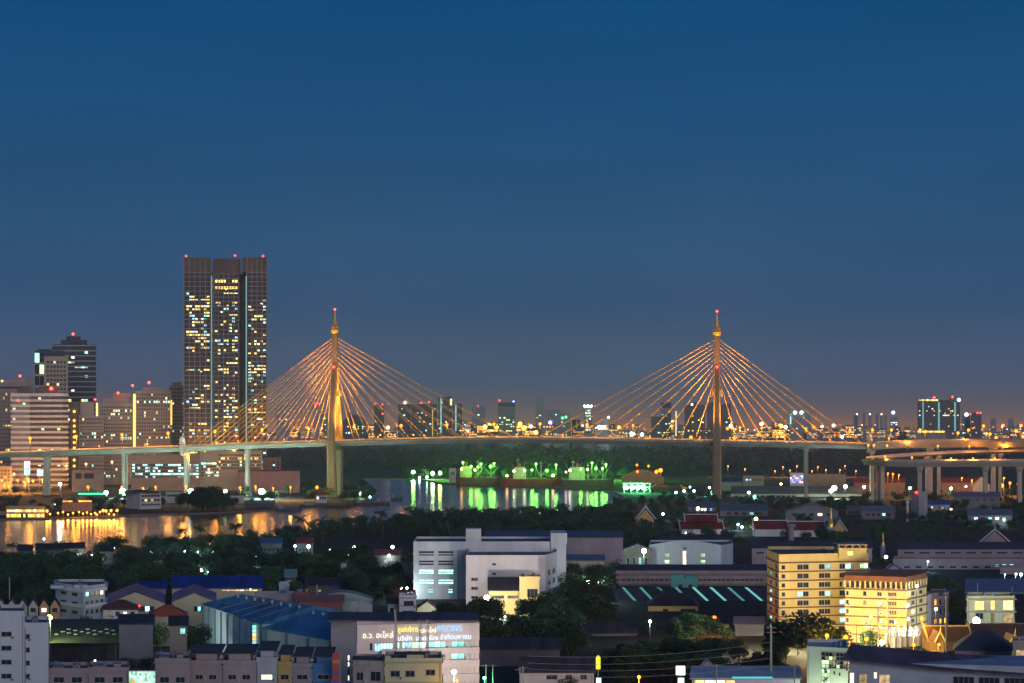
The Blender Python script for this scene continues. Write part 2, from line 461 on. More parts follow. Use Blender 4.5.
# ------------------------------------------------------------------ the cable-stayed bridge
DB = 1870.0
axis = Vector((1, -.114)).normalized()
perp = Vector((-axis.y, axis.x))
TL, TR = 335, 717
def on_axis(px):                                   # ground point of the deck line seen at picture column px
    a, c = (px - CX) / F, DB
    s = a * c / (axis.x - a * axis.y)
    return axis * s + Vector((0, c)), s
deck_y = [(-160, 459), (0, 453.8), (100, 450), (187, 447), (230, 445), (335, 441.8), (430, 439.3), (520, 438.2), (620, 439.6), (717, 441.6), (800, 443), (868, 444.6)]
def deck_py(px):
    for (a, ya), (b2, yb) in zip(deck_y, deck_y[1:]):
        if a <= px <= b2: return ya + (yb - ya) * (px - a) / (b2 - a)
    return deck_y[-1][1] if px > 800 else deck_y[0][1]
def deck_z(px):
    p, s = on_axis(px); return Z(deck_py(px), p.y)
br = empty('cable_stayed_bridge', (0, 0, 0), 'long cable stayed bridge with two tall golden spired towers across the river', 'bridge')
CONCB = mat((.33, .32, .29), .8, .3, .04, streak=True)
DECKG = mat((.30, .36, .33), .6, .3, .05)
ASPH = mat((.06, .06, .06), .85, .3, .2)
HWID = 15.5
def W3(px, off, z):
    p, s = on_axis(px); q = p + perp * off; return Vector((q.x, q.y, z))
steps = [-160 + 1028 * k / 80 for k in range(81)]
db = MB()
db.loft([[W3(px, -HWID, deck_z(px) - 1.2), W3(px, -HWID + 4, deck_z(px) - 4.6), W3(px, HWID - 4, deck_z(px) - 4.6), W3(px, HWID, deck_z(px) - 1.2),
          W3(px, HWID, deck_z(px)), W3(px, -HWID, deck_z(px))] for px in steps])
db.build('deck', [DECKG], br)
MB().loft([[W3(px, -HWID + 1, deck_z(px) + .01), W3(px, HWID - 1, deck_z(px) + .01), W3(px, HWID - 1, deck_z(px) + .06), W3(px, -HWID + 1, deck_z(px) + .06)] for px in steps]).build('roadway', [ASPH], br)
for off, hh in ((HWID - .4, 2.4), (0, .9)):
    MB().loft([[W3(px, off, deck_z(px) + .065), W3(px, off + .35, deck_z(px) + .065), W3(px, off + .35, deck_z(px) + hh), W3(px, off, deck_z(px) + hh)] for px in steps]).build('parapet', [CONCB], br)
rb = MB()
for za in (.45, .85):
    rb.loft([[W3(px, -HWID + .2, deck_z(px) + za), W3(px, -HWID + .4, deck_z(px) + za), W3(px, -HWID + .4, deck_z(px) + za + .14), W3(px, -HWID + .2, deck_z(px) + za + .14)] for px in steps])
for px in [-160 + 1028 * k / 400 for k in range(401)]:
    p = W3(px, -HWID + .3, deck_z(px)); rb.box(p.x - .08, p.x + .08, p.y - .08, p.y + .08, p.z, p.z + 1)
rb.build('railing', [STEEL], br)
TOWERM = mat((.27, .22, .13), .8, .3, .04, streak=True)
GOLD = mat((.75, .48, .12), .4, .2, .5, metal=.3)
CABLE = mat((.54, .40, .10), .7, .08, .05)

def spot(name, loc, target, watts, ang, col, parent=None):
    ld = bpy.data.lights.new(name, 'SPOT'); ld.energy = watts; ld.color = col; ld.spot_size = R(ang); ld.spot_blend = .6; ld.shadow_soft_size = 5.0
    o = bpy.data.objects.new(name, ld); C.objects.link(o); o.location = loc
    o.rotation_euler = (Vector(target) - Vector(loc)).to_track_quat('-Z', 'Y').to_euler(); o.parent = parent
    return o
for T, ytop in ((TL, 310), (TR, 312)):
    c, s0 = on_axis(T)
    zd = deck_z(T); ztip = Z(ytop, c.y); zcap = Z(ytop + 21, c.y); zmeet = Z(ytop + 52, c.y)
    P = lambda al, off, z: Vector((c.x + axis.x * al + perp.x * off, c.y + axis.y * al + perp.y * off, z))
    def ring(off, wa, wp, z):
        ca = .35
        return [P(-wa + wa * ca, off - wp, z), P(wa - wa * ca, off - wp, z), P(wa, off - wp + wp * ca, z), P(wa, off + wp - wp * ca, z),
                P(wa - wa * ca, off + wp, z), P(-wa + wa * ca, off + wp, z), P(-wa, off + wp - wp * ca, z), P(-wa, off - wp + wp * ca, z)]
    tw = MB().lathe((c.x, c.y, 0), [(2.9, zcap - 3), (3.9, zcap - 1.5), (4.4, zcap + 1), (3.2, zcap + 2.5), (3.8, zcap + 4), (2.4, zcap + 6.5), (2.0, zcap + 9), (1.2, zcap + 13), (.5, ztip - 1.5), (.15, ztip)], 10).build('spire', [GOLD], br)
    for sg in (-1, 1):
        lg = MB().loft([ring(sg * 14, 5.0, 3.8, 0), ring(sg * 19.5, 4.3, 3.2, zd - 5), ring(sg * 19.5, 4.1, 3.2, zd + 1), ring(sg * 1.6, 2.9, 2.2, zmeet), ring(sg * 1.3, 2.6, 1.6, zcap - 2.8)]).build('tower_leg', [TOWERM], br)
        zb = Z(393, c.y); ob = sg * (19.5 - 17.9 * (zb - zd) / (zmeet - zd))
        MB().prism([tuple(P(-5.4, ob - 1.6, 0))[:2], tuple(P(5.4, ob - 1.6, 0))[:2], tuple(P(5.4, ob + 1.6, 0))[:2], tuple(P(-5.4, ob + 1.6, 0))[:2]], zb - 3.2, zb + 2.6).build('bracket', [TOWERM], lg)
    MB().prism([tuple(P(-3, -18, 0))[:2], tuple(P(3, -18, 0))[:2], tuple(P(3, 18, 0))[:2], tuple(P(-3, 18, 0))[:2]], zd - 8.5, zd - 4.7).build('cross_beam', [CONCB], br)
    MB().ball((c.x, c.y, ztip + .6), 1.1, 0, 1).build('warning_lamp', [emit((1, .03, .02), 22)], tw)
    q = P(0, -6.5, Z(367, c.y)); MB().ball(tuple(q), 1.0, 0, 1).build('warning_lamp', [emit((1, .03, .02), 22)], br)
    # cables: a fan each way in two planes
    for dirn, reach in ((-1, (TL - 20, TL - 143) if T == TL else (TR - 22, TR - 180)), (1, (TL + 22, TL + 178) if T == TL else (TR + 20, TR + 146))):
        for k in range(10):
            f = k / 9
            pe = reach[0] + (reach[1] - reach[0]) * f
            za = Z(ytop + 68 - 40 * f ** .8, c.y)
            for sg in (-1, 1):
                off = sg * max(1.7, 19.5 - 17.9 * (za - zd) / (zmeet - zd))
                e = W3(pe, sg * (HWID - .8), deck_z(pe) + .5)
                MB().tube(P(dirn * 2.6, off, za), e, .29, .29, 8).build('cable', [CABLE], br)
        # floodlights on the deck aim up along the cables
        for sg in (-1, 1):
            for al, wt, aim, an in ((14, 150000, (44, 70), 60), (40, 120000, (60, 66), 80), (85, 24000, (100, 40), 80)):
                a = P(dirn * al, sg * 9, zd + 1.5)
                spot('cable_floodlight', a, P(dirn * aim[0], sg * 12, zd + aim[1]), wt, an, SODIUM, br)
    for sg in (-1, 1):
        for al in (-13, 13):
            spot('tower_floodlight', P(al, sg * 13, zd + 2.0), P(0, sg * 8, zd + 60), 800000, 60, SODIUM, br)
    for al in (-24, 24): spot('tower_floodlight', P(al, -22, zd + 2), P(0, -10, zd + 66), 900000, 62, SODIUM, br)
    spot('tower_floodlight', P(0, -42, zd + 6), P(0, 0, zcap + 8), 60000, 20, SODIUM, br)
for px, hw in ((-60, 2.2), (47, 2.2), (125, 1.8), (187, 1.8), (248, 1.8), (806, 1.8)):
    for sg in (-1, 1):
        p = W3(px, sg * 3.5, 0)
        MB().loft([[(p.x - hw, p.y - 2, 0), (p.x + hw, p.y - 2, 0), (p.x + hw, p.y + 2, 0), (p.x - hw, p.y + 2, 0)],
                   [(p.x - hw, p.y - 2, deck_z(px) - 7.5), (p.x + hw, p.y - 2, deck_z(px) - 7.5), (p.x + hw, p.y + 2, deck_z(px) - 7.5), (p.x - hw, p.y + 2, deck_z(px) - 7.5)],
                   [(p.x - hw * 1.5, p.y - 3, deck_z(px) - 4.8), (p.x + hw * 1.5, p.y - 3, deck_z(px) - 4.8), (p.x + hw * 1.5, p.y + 3, deck_z(px) - 4.8), (p.x - hw * 1.5, p.y + 3, deck_z(px) - 4.8)]]).build('pier', [CONCB], br)
# lanterns over the anchor piers at both ends
for px, lab in ((187, 'pale gateway pylon with a lantern over the left anchor pier of the bridge'), (868, 'round topped gateway pylon over the right anchor pier of the bridge')):
    p = W3(px, -HWID - 1.6, 0); z = deck_z(px)
    t = empty('gateway_pylon', (p.x, p.y, 0), lab, 'pylon', 'gateway pylons of the bridge')
    b = MB(); b.box(-2.6, 2.6, -1.4, 1.4, z - 8, z + 4); b = b.build('shaft', [CONCB], t)
    MB().lathe((0, 0, z + 4.01), [(3.2, 0), (3.4, .8), (2.4, 1.6), (2.9, 3.4), (2.6, 5.2), (1.4, 6.8), (.3, 8.5)], 10).build('lantern', [mat((.7, .66, .55), .6)], b)
# sodium street lamps along the deck
for i, px in enumerate([-16, 30, 76, 122, 168, 215, 262, 308, 354, 401, 447, 494, 540, 587, 633, 672, 740, 762, 806, 850]):
    p = W3(px, 1.5, 0); q = W3(px, 1.5, deck_z(px))
    lamp('street_lamp', 'tall bridge street lamp with an orange sodium head', 'street lamp', px, deck_py(px) - 14.5, p.y, SODB, 1.9 if px < 600 else 1.6, 9, 'sodium lamps along the bridge deck', z0=q.z, watts=70000 if px < 340 else 34000)
for i, px in enumerate([8, 99, 145, 238, 284, 331, 378, 424, 470, 517, 563, 610, 650, 700, 730, 785, 830]):
    p = W3(px, 4, 0); q = W3(px, 4, deck_z(px))
    lamp('deck_lamp', 'short deck lamp by the roadway under the cables', 'lamp', px, deck_py(px) - 4.0, p.y, SODB, .8, 12, 'low lamps along the bridge roadway', z0=q.z, watts=9000)

# ------------------------------------------------------------------ city behind the bridge
BEIGE = mat((.36, .33, .29), .85, .25, .05, streak=True); PINKG = mat((.32, .295, .285), .85, .25, .05, streak=True)
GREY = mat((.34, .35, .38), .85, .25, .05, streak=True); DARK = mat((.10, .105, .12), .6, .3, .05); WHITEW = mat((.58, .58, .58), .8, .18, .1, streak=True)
DGLASS = mat((.05, .06, .085), .3, .3, .06); SLATE = mat((.09, .10, .13), .7, .3, .1); BROWNT = mat((.115, .105, .105), .8, .3, .05)
RED = (1, .03, .02); CY = (.35, .95, 1)
def far(label, x0, x1, yt, d, wallm=DARK, dep=None, name='high_rise', cat='high-rise', **k):
    if x0 > 270 and d < 4450: d = 4450 + (d - 3200) * .3
    dep = dep or max(14, (x1 - x0) / F * d * .8)
    return building(label, cat, name, [(x0, d), (x1, d)], yt, dep, wallm, framed=False, **k)
# twin slab tower, left
building('very tall dark twin slab tower with scattered lit flats and two pale light strips', 'high-rise', 'residential_tower',
         [(184, 2150), (211, 2150), (213.5, 2172), (239, 2172), (241.5, 2196), (246, 2196), (247, 2150), (267, 2150)], 272, 40, BROWNT, bands=46, bandm=mat((.33, .315, .31), .8, .2, .05), glassbody=DGLASS, bt=.75, bd=1.0,
         wins=[(1, .08, .95, 292, 470, 8, 56, .8, .5, .22, 'wwyyncb', 1), (3, .05, .95, 278, 288, 8, 3, .7, .8, .75, 'yyw', 1), (3, .05, .95, 290, 470, 8, 56, .8, .5, .20, 'wwyyncb', 1),
               (7, .05, .95, 296, 470, 6, 56, .8, .5, .30, 'wwyyync', 1), (1, .02, .98, 276, 470, 7, 58, .45, .5, .002, 'w'), (3, .02, .98, 276, 470, 7, 58, .45, .5, .002, 'w'), (7, .02, .98, 276, 470, 5, 58, .5, .5, .002, 'w')],
         parapet=.5, framed=False, vis=470, plants=[(0, .325, 257.5, .2, 38), (.345, .68, 257, 20, 26), (.7, 1, 257.5, .2, 38)],
         lamps=[(186, 256, RED, 1.0, 12), (235, 255.5, RED, 1.0, 12), (263, 256, RED, 1.0, 12)], strips=[(211.6, 276, 462, .7, CY, .5), (246.2, 276, 462, .7, CY, .6)])
t = bpy.data.objects['residential_tower']
fb = MB()
for (a, c, yy) in ((184, 211, 2150), (213.5, 239, 2172), (247, 267, 2150)):
    nfin = int((c - a) / 5)
    for k in range(nfin + 1):
        px = a + (c - a) * k / nfin; xx = X(px, yy) - t.location.x
        fb.box(xx - .3, xx + .3, yy - 2150 - 1.3, yy - 2150 - .002, 3, Z(258.5, 2150))
fb.build('facade_fin', [mat((.29, .275, .27), .8, .2, .05)], t)

far('blue glass striped office tower with a stepped crown', 52, 96, 345, 2500, DGLASS, bands=26, bandm=GREY, bt=1.6, bd=.7, wins=[(1, .05, .33, 352, 470, 4, 24, .8, .5, .14, 'cbbn', 1), (1, .36, .97, 350, 470, 8, 25, .9, .5, .13, 'cbyn', 1)],
    plants=[(.2, .8, 340, 4, 24), (.32, .65, 336, 8, 14)], lamps=[(73, 334, RED, 1.2, 18)], strips=[(67.8, 346, 470, .8, (.5, .6, .8), .1)])
far('beige tower with a curved dark glass corner and rounded top', 34, 68, 357, 2300, BEIGE, bands=9, bandm=BEIGE, wins=[(1, .36, .95, 360, 400, 6, 9, .6, .5, .06, 'wn'), (1, .02, .3, 352, 398, 2, 4, .9, .8, .1, 'cg')],
    plants=[(.02, .9, 350.5, 3, 24, DGLASS), (.1, .5, 349, 5, 14, DGLASS)])
building('broad white banded office block with two dark domed halls on its roof', 'office block', 'office_block', [(11.5, 2100), (30, 2104), (62, 2100), (68, 2110)], 394, 40, WHITEW, bands=18, bandm=WHITEW, glassbody=mat((.1, .1, .11), .3, .3, .1), bt=2.7, bd=.8,
         framed=False, wins=[(1, .05, .95, 396, 488, 5, 18, .8, .36, .05, 'yggn', 1), (2, .05, .95, 396, 488, 9, 18, .8, .36, .06, 'yggn', 1)], plants=[(.1, .38, 388, 6, 26, SLATE), (.14, .34, 386, 8, 20, SLATE), (.44, .85, 388, 6, 26, SLATE), (.5, .8, 386, 8, 20, SLATE)],
         lamps=[(52, 388.5, RED, 1.7, 22), (19, 400.5, RED, .9, 10)])
far('beige apartment tower at the left edge with a greenish lit top floor', -14, 33, 385, 2300, PINKG, bands=24, bandm=BEIGE, bd=.6, bt=1.0, wins=[(1, .1, .95, 386.5, 389, 12, 1, .9, .8, .85, 'gnc'), (1, .3, .62, 392, 480, 6, 22, .5, .5, .1, 'yw'), (1, .75, .9, 392, 480, 2, 20, .6, .6, .45, 'yw')],
    plants=[(.4, .8, 380, 5, 12), (.78, .98, 378.5, 4, 14)], lamps=[(20, 376, RED, 1.2, 18), (2, 381, ORNG, 1.2, 5)])
t, q = far('narrow brown stair tower lit by a column of orange lamps', 69.5, 79.5, 403, 2240, BROWNT, bands=14, bandm=BEIGE), None
for k, yy in enumerate((411.5, 420.5, 426, 431.5, 437, 442.5, 448, 454, 460, 466)):
    MB().ball((0, -1.6, Z(yy, 2240)), 1.5, 0, 1).build('stair_lamp', [emit((1, .42, .04), 7)], t[0])
for (a, c, yt, d, lab, pl, lm, st) in ((79, 104, 416, 2230, 'lower beige apartment block beside the orange stair lamps', [(.05, .6, 402, 6, 12)], [(95, 399.5, RED, 1.1, 18)], [(97, 403, 416, 1.6, YEL, 2.5)]),
                               (100, 133, 404, 2260, 'beige apartment block with dim small windows and a dark stepped roof', [(.1, .9, 398, 5, 16), (.4, .95, 393, 8, 12)], [(118, 393, RED, 1.2, 20), (132.5, 385.5, RED, 1.2, 20)], []),
                               (135.5, 171, 391.5, 2250, 'beige apartment block edged by two bright yellow light strips', [(.2, .75, 387.5, 5, 16)], [(149, 382.5, RED, 1.3, 22)], [(134.4, 394, 448, 2.0, (1, .7, .12), 2.6), (171.4, 400, 425, 1.4, (1, .6, .1), 1.8)]),
                               (169, 185, 386, 2330, 'slim grey apartment block tucked beside the twin slab tower', [(.2, .8, 382, 4, 10)], [], [])):
    far(lab, a, c, yt, d, PINKG, dep=28, bands=int((470 - yt) / 3.4), bandm=BEIGE, bt=.9, wins=[(1, .03, .97, yt + 1.5, 478, int((c - a) / 2.4), int((476 - yt) / 3.4), .5, .55, .12, 'ccnnwyg')], plants=pl, lamps=lm, strips=st)
MALL = mat((.24, .19, .18), .85, .25, .05)
building('long low pink brown riverside block with rows of cold lit windows', 'building', 'long_building', [(131, 2050), (200, 2050)], 456, 60, MALL, bands=5, bandm=MALL, framed=False, wins=[(1, .02, .98, 463.5, 478.5, 26, 5, .85, .55, .5, 'cccbn')])
building('low beige block with yellow and white windows at the foot of the twin tower', 'building', 'low_building', [(200, 2060), (262, 2060)], 452.5, 60, BEIGE, bands=6, framed=False, wins=[(1, .3, .98, 453.5, 470, 20, 5, .7, .55, .3, 'ywwnc'), (1, .02, .3, 462, 477, 8, 5, .9, .5, .45, 'cn')])
building('narrow grey annex at the right end of the low beige block', 'building', 'low_building', [(262.5, 2090), (281, 2090)], 459, 40, MALL, bands=4, framed=False, wins=[(1, .5, .95, 461, 472, 2, 4, .5, .6, .6, 'nb')])
building('long mauve warehouse on the far left bank in front of the twin tower', 'warehouse', 'warehouse', [(238, 1990), (300, 1990)], 471.5, 40, mat((.16, .10, .12), .85, .2, .05), framed=False, roof='shed', rise=1, roofm=mat((.12, .09, .1), .8))
building('beige low building at the left edge behind the restaurant trees', 'building', 'low_building', [(-20, 2020), (12, 2020)], 467, 30, BEIGE, bands=4, framed=False, wins=[(1, .1, .95, 469, 482, 8, 4, .5, .5, .15, 'wy')])
building('low white building with blue panels under the bridge deck', 'building', 'low_building', [(72, 2010), (104, 2010)], 471, 24, mat((.13, .13, .15), .8), framed=False, wins=[(1, .1, .3, 473, 479, 1, 1, .9, .9, 0, 'b'), (1, .36, .7, 473, 479, 1, 1, .9, .9, 0, 'b')])
for nm, (x0, x1, ya, yb), lab, cols in (('billboard', (24.2, 30, 461, 475), 'tall narrow cyan lit billboard by the bridge foot', [((.5, 1, .95), 2.2), ((1, .8, 1), 2.0)]), ('billboard', (37, 44.5, 469, 476), 'small white lit billboard right of the tall cyan one', [((.85, .95, 1), 2.4)])):
    d = 1990; t = empty(nm, (X((x0 + x1) / 2, d), d, 0), lab, 'billboard'); w = (x1 - x0) / F * d / 2
    for k, (c_, s_) in enumerate(cols):
        z0, z1 = Z(yb, d), Z(ya, d); zz = z0 + (z1 - z0) * k / len(cols); z2 = z0 + (z1 - z0) * (k + 1) / len(cols)
        MB().box(-w, w, -.3, 0, zz, z2 - .3).build('lit_panel', [emit(c_, s_, .3, False, .25)], t)
    b = MB().box(-w - .3, w + .3, .01, .6, z0 - .4, z1 + .4); b.box(-w * .5 - .4, -w * .5 + .4, .01, .7, 0, z0); b.box(w * .5 - .4, w * .5 + .4, .01, .7, 0, z0); b.build('frame', [STEEL], t)

# middle and right skyline, far away
FW = lambda yt, nc, p, kinds, u0=.05, u1=.95, yb=436: [(1, u0, u1, yt + 1.5, yb, nc, max(3, int((yb - yt) / 2.2)), .7, .5, p, kinds, 1)]
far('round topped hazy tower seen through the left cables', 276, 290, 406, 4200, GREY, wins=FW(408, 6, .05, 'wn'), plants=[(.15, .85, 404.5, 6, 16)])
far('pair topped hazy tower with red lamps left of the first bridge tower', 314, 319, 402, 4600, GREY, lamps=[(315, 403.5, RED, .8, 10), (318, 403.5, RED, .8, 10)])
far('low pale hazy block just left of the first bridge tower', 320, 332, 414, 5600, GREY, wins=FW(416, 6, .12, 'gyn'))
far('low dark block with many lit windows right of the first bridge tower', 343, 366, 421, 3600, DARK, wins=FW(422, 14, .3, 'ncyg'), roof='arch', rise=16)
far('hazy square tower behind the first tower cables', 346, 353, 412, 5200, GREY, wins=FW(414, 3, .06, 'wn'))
far('slim dark tower with two red lamps behind the falling cables', 374, 384, 404, 3700, DARK, wins=FW(406, 4, .05, 'wc'), lamps=[(375, 404, RED, .9, 12), (382.5, 404.5, RED, .9, 12), (382.5, 414, RED, .7, 12), (382, 430.5, RED, .8, 12)])
far('dark block with a cream lit dome on its left roof corner', 398, 410.5, 404.5, 3500, DARK, wins=FW(406, 5, .1, 'bcn'), plants=[(.35, .95, 402.5, 5, 10, WHITEW)], lamps=[(405, 402.6, (1, .85, .6), 1.8, 2.5)])
far('wide dark block with sparse windows between cream dome and cyan strips', 411, 437, 404.5, 3450, DARK, wins=FW(406, 11, .09, 'bcnw'), lamps=[(429, 402, RED, .9, 10), (421, 403, RED, .9, 10)], plants=[(.55, .8, 403, 5, 10)], strips=[(432.6, 409, 436, .8, YEL, .8)])
far('black tower with a vertical cyan light strip and a yellow roof lamp', 438, 452, 397, 3400, DARK, wins=FW(400, 6, .06, 'wn'), strips=[(441, 398.5, 433, 1.6, CY, .7), (451, 399, 405, 1.6, YEL, 4)])
far('slightly lower black tower with a cyan strip beside the yellow roof lamp', 452.5, 462, 404, 3420, DARK, wins=FW(406, 4, .04, 'wn'), strips=[(455.8, 404.5, 431, 1.5, CY, .7)])
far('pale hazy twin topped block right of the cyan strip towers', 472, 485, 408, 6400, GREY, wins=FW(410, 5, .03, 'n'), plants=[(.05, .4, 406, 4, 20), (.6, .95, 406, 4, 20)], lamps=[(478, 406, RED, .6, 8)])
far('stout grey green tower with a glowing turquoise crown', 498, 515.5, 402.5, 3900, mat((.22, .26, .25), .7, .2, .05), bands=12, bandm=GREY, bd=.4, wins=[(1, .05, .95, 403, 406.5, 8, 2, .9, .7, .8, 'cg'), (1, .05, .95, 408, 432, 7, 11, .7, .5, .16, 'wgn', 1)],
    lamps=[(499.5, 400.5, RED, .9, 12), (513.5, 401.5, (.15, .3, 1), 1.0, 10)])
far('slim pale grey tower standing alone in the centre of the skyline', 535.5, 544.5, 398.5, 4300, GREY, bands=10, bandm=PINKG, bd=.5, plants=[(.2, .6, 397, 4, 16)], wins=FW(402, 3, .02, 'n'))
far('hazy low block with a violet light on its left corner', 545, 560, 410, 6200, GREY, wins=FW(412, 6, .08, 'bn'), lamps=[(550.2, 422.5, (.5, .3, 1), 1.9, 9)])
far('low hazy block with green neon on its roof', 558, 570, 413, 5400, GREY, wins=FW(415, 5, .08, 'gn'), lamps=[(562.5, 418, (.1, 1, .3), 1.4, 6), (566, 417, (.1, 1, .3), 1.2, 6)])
far('dim block framed by two pale columns', 569.5, 580, 420, 4200, DARK, strips=[(571.2, 421, 436, 1.2, (.8, .8, .75), .25), (577, 421, 436, 1.0, (.8, .8, .75), .25)])  # the strips here are the pale columns, given a faint glow of their own
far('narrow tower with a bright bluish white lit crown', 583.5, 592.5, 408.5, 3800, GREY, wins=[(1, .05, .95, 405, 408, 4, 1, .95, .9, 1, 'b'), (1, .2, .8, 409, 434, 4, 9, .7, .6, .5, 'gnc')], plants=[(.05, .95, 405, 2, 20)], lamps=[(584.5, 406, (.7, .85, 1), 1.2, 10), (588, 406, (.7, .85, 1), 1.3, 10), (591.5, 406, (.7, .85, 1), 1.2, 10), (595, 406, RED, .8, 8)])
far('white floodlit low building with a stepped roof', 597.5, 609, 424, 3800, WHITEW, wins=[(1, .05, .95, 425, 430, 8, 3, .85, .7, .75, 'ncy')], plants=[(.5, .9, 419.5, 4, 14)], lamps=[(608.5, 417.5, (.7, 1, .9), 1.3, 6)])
far('dark block with a slanting pale roof slab on its side', 651, 668, 417, 3600, DARK, wins=FW(419, 8, .06, 'nc'))
far('taller grey block with a slanted top beside the slanting slab', 661, 671, 408, 3660, GREY, roof='shed', rise=14, wins=FW(412, 4, .1, 'b'))
far('slim cream lit stair tower between the two dark blocks', 674.5, 677.5, 410, 3500, BEIGE, strips=[(676, 411, 436, 1.4, (1, .9, .6), 1.1)])
far('dark block with a lit roof sign left of the second bridge tower', 684.5, 705, 405, 3300, DARK, wins=FW(407, 9, .05, 'wyn'), plants=[(.3, .6, 402, 4, 14)], lamps=[(692, 404.5, (1, 1, .8), 1.2, 5)])
far('dark twin block just behind the second bridge tower', 707, 731, 405, 3350, DARK, wins=FW(407, 10, .09, 'wcyn'), plants=[(.1, .5, 402.5, 4, 14), (.7, .98, 403.5, 4, 14)])
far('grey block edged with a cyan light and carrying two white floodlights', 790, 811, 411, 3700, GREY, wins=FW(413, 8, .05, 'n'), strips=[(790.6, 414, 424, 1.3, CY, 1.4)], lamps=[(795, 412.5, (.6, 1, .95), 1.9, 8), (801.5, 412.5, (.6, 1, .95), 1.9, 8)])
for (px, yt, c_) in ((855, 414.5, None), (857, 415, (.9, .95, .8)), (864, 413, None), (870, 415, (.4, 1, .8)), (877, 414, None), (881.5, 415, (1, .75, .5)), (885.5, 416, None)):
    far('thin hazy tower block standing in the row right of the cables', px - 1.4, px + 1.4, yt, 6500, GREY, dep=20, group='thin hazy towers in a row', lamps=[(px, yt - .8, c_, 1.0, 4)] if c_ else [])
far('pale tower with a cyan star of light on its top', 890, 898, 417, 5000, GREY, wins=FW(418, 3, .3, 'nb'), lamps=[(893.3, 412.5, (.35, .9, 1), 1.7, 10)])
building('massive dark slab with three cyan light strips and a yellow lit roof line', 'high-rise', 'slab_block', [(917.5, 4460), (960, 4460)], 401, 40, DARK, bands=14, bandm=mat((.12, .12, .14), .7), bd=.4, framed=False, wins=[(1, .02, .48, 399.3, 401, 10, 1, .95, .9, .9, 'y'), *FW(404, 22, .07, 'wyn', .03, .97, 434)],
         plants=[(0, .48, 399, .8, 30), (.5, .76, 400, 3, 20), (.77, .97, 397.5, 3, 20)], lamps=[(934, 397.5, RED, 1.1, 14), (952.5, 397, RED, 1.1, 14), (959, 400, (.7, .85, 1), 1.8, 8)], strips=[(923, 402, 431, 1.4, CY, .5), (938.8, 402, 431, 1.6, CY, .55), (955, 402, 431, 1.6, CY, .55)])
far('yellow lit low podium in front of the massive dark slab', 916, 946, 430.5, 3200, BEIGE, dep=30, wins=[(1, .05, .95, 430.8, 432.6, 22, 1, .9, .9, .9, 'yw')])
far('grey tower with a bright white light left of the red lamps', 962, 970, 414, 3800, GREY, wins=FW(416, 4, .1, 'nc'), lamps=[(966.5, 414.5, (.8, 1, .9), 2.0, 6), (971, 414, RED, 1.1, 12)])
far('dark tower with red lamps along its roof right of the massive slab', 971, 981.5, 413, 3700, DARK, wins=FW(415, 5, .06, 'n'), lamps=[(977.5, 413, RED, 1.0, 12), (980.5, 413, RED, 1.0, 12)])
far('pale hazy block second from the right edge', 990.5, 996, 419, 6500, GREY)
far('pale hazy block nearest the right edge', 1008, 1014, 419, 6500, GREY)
for x0, x1, yt, lab in ((477, 486, 425, 'low works block glowing orange left of the turquoise crowned tower'), (486.5, 498, 422.5, 'taller works block glowing orange beside the turquoise crowned tower'), (516.5, 524, 421.5, 'stepped orange glowing works right of the turquoise crowned tower'), (524.5, 534, 425, 'wide orange glowing works left of the slim pale tower'), (534.5, 545, 428.5, 'low orange glowing works below the slim pale tower'), (724, 736, 424.5, 'amber glowing block behind the second tower cables'), (772, 786, 427, 'long amber glowing block under the falling right cables')):
    far(lab, x0, x1, yt, 4400, BEIGE, dep=30, name='works_building', cat='building', bands=3, wins=[(1, .03, .97, yt + .6, 438, int((x1 - x0) * .9), 5, .8, .7, .75, 'ooyw', 1)])  # orange light on these blocks is put in as glowing windows
rng = random.Random(11)
LOWM = [GREY, DARK, BEIGE, PINKG]
for i in range(165):
    px = 262 + 790 * (i + rng.random()) / 165
    d = rng.uniform(4300, 7600); yt = rng.uniform(424.5, 435) if px > 360 else rng.uniform(428, 436)
    if rng.random() < .12: yt -= rng.uniform(3, 8)
    w = rng.uniform(4, 13)
    far('low hazy city block far behind the bridge', px - w / 2, px + w / 2, yt, d, rng.choice(LOWM), dep=40, name='far_building', cat='building', group='low blocks of the far city', maxwin=7,
        wins=[(1, .05, .95, yt + 1, 438, int(w * .8) + 2, 5, .6, .5, .48, 'wyynooooc', 1)])
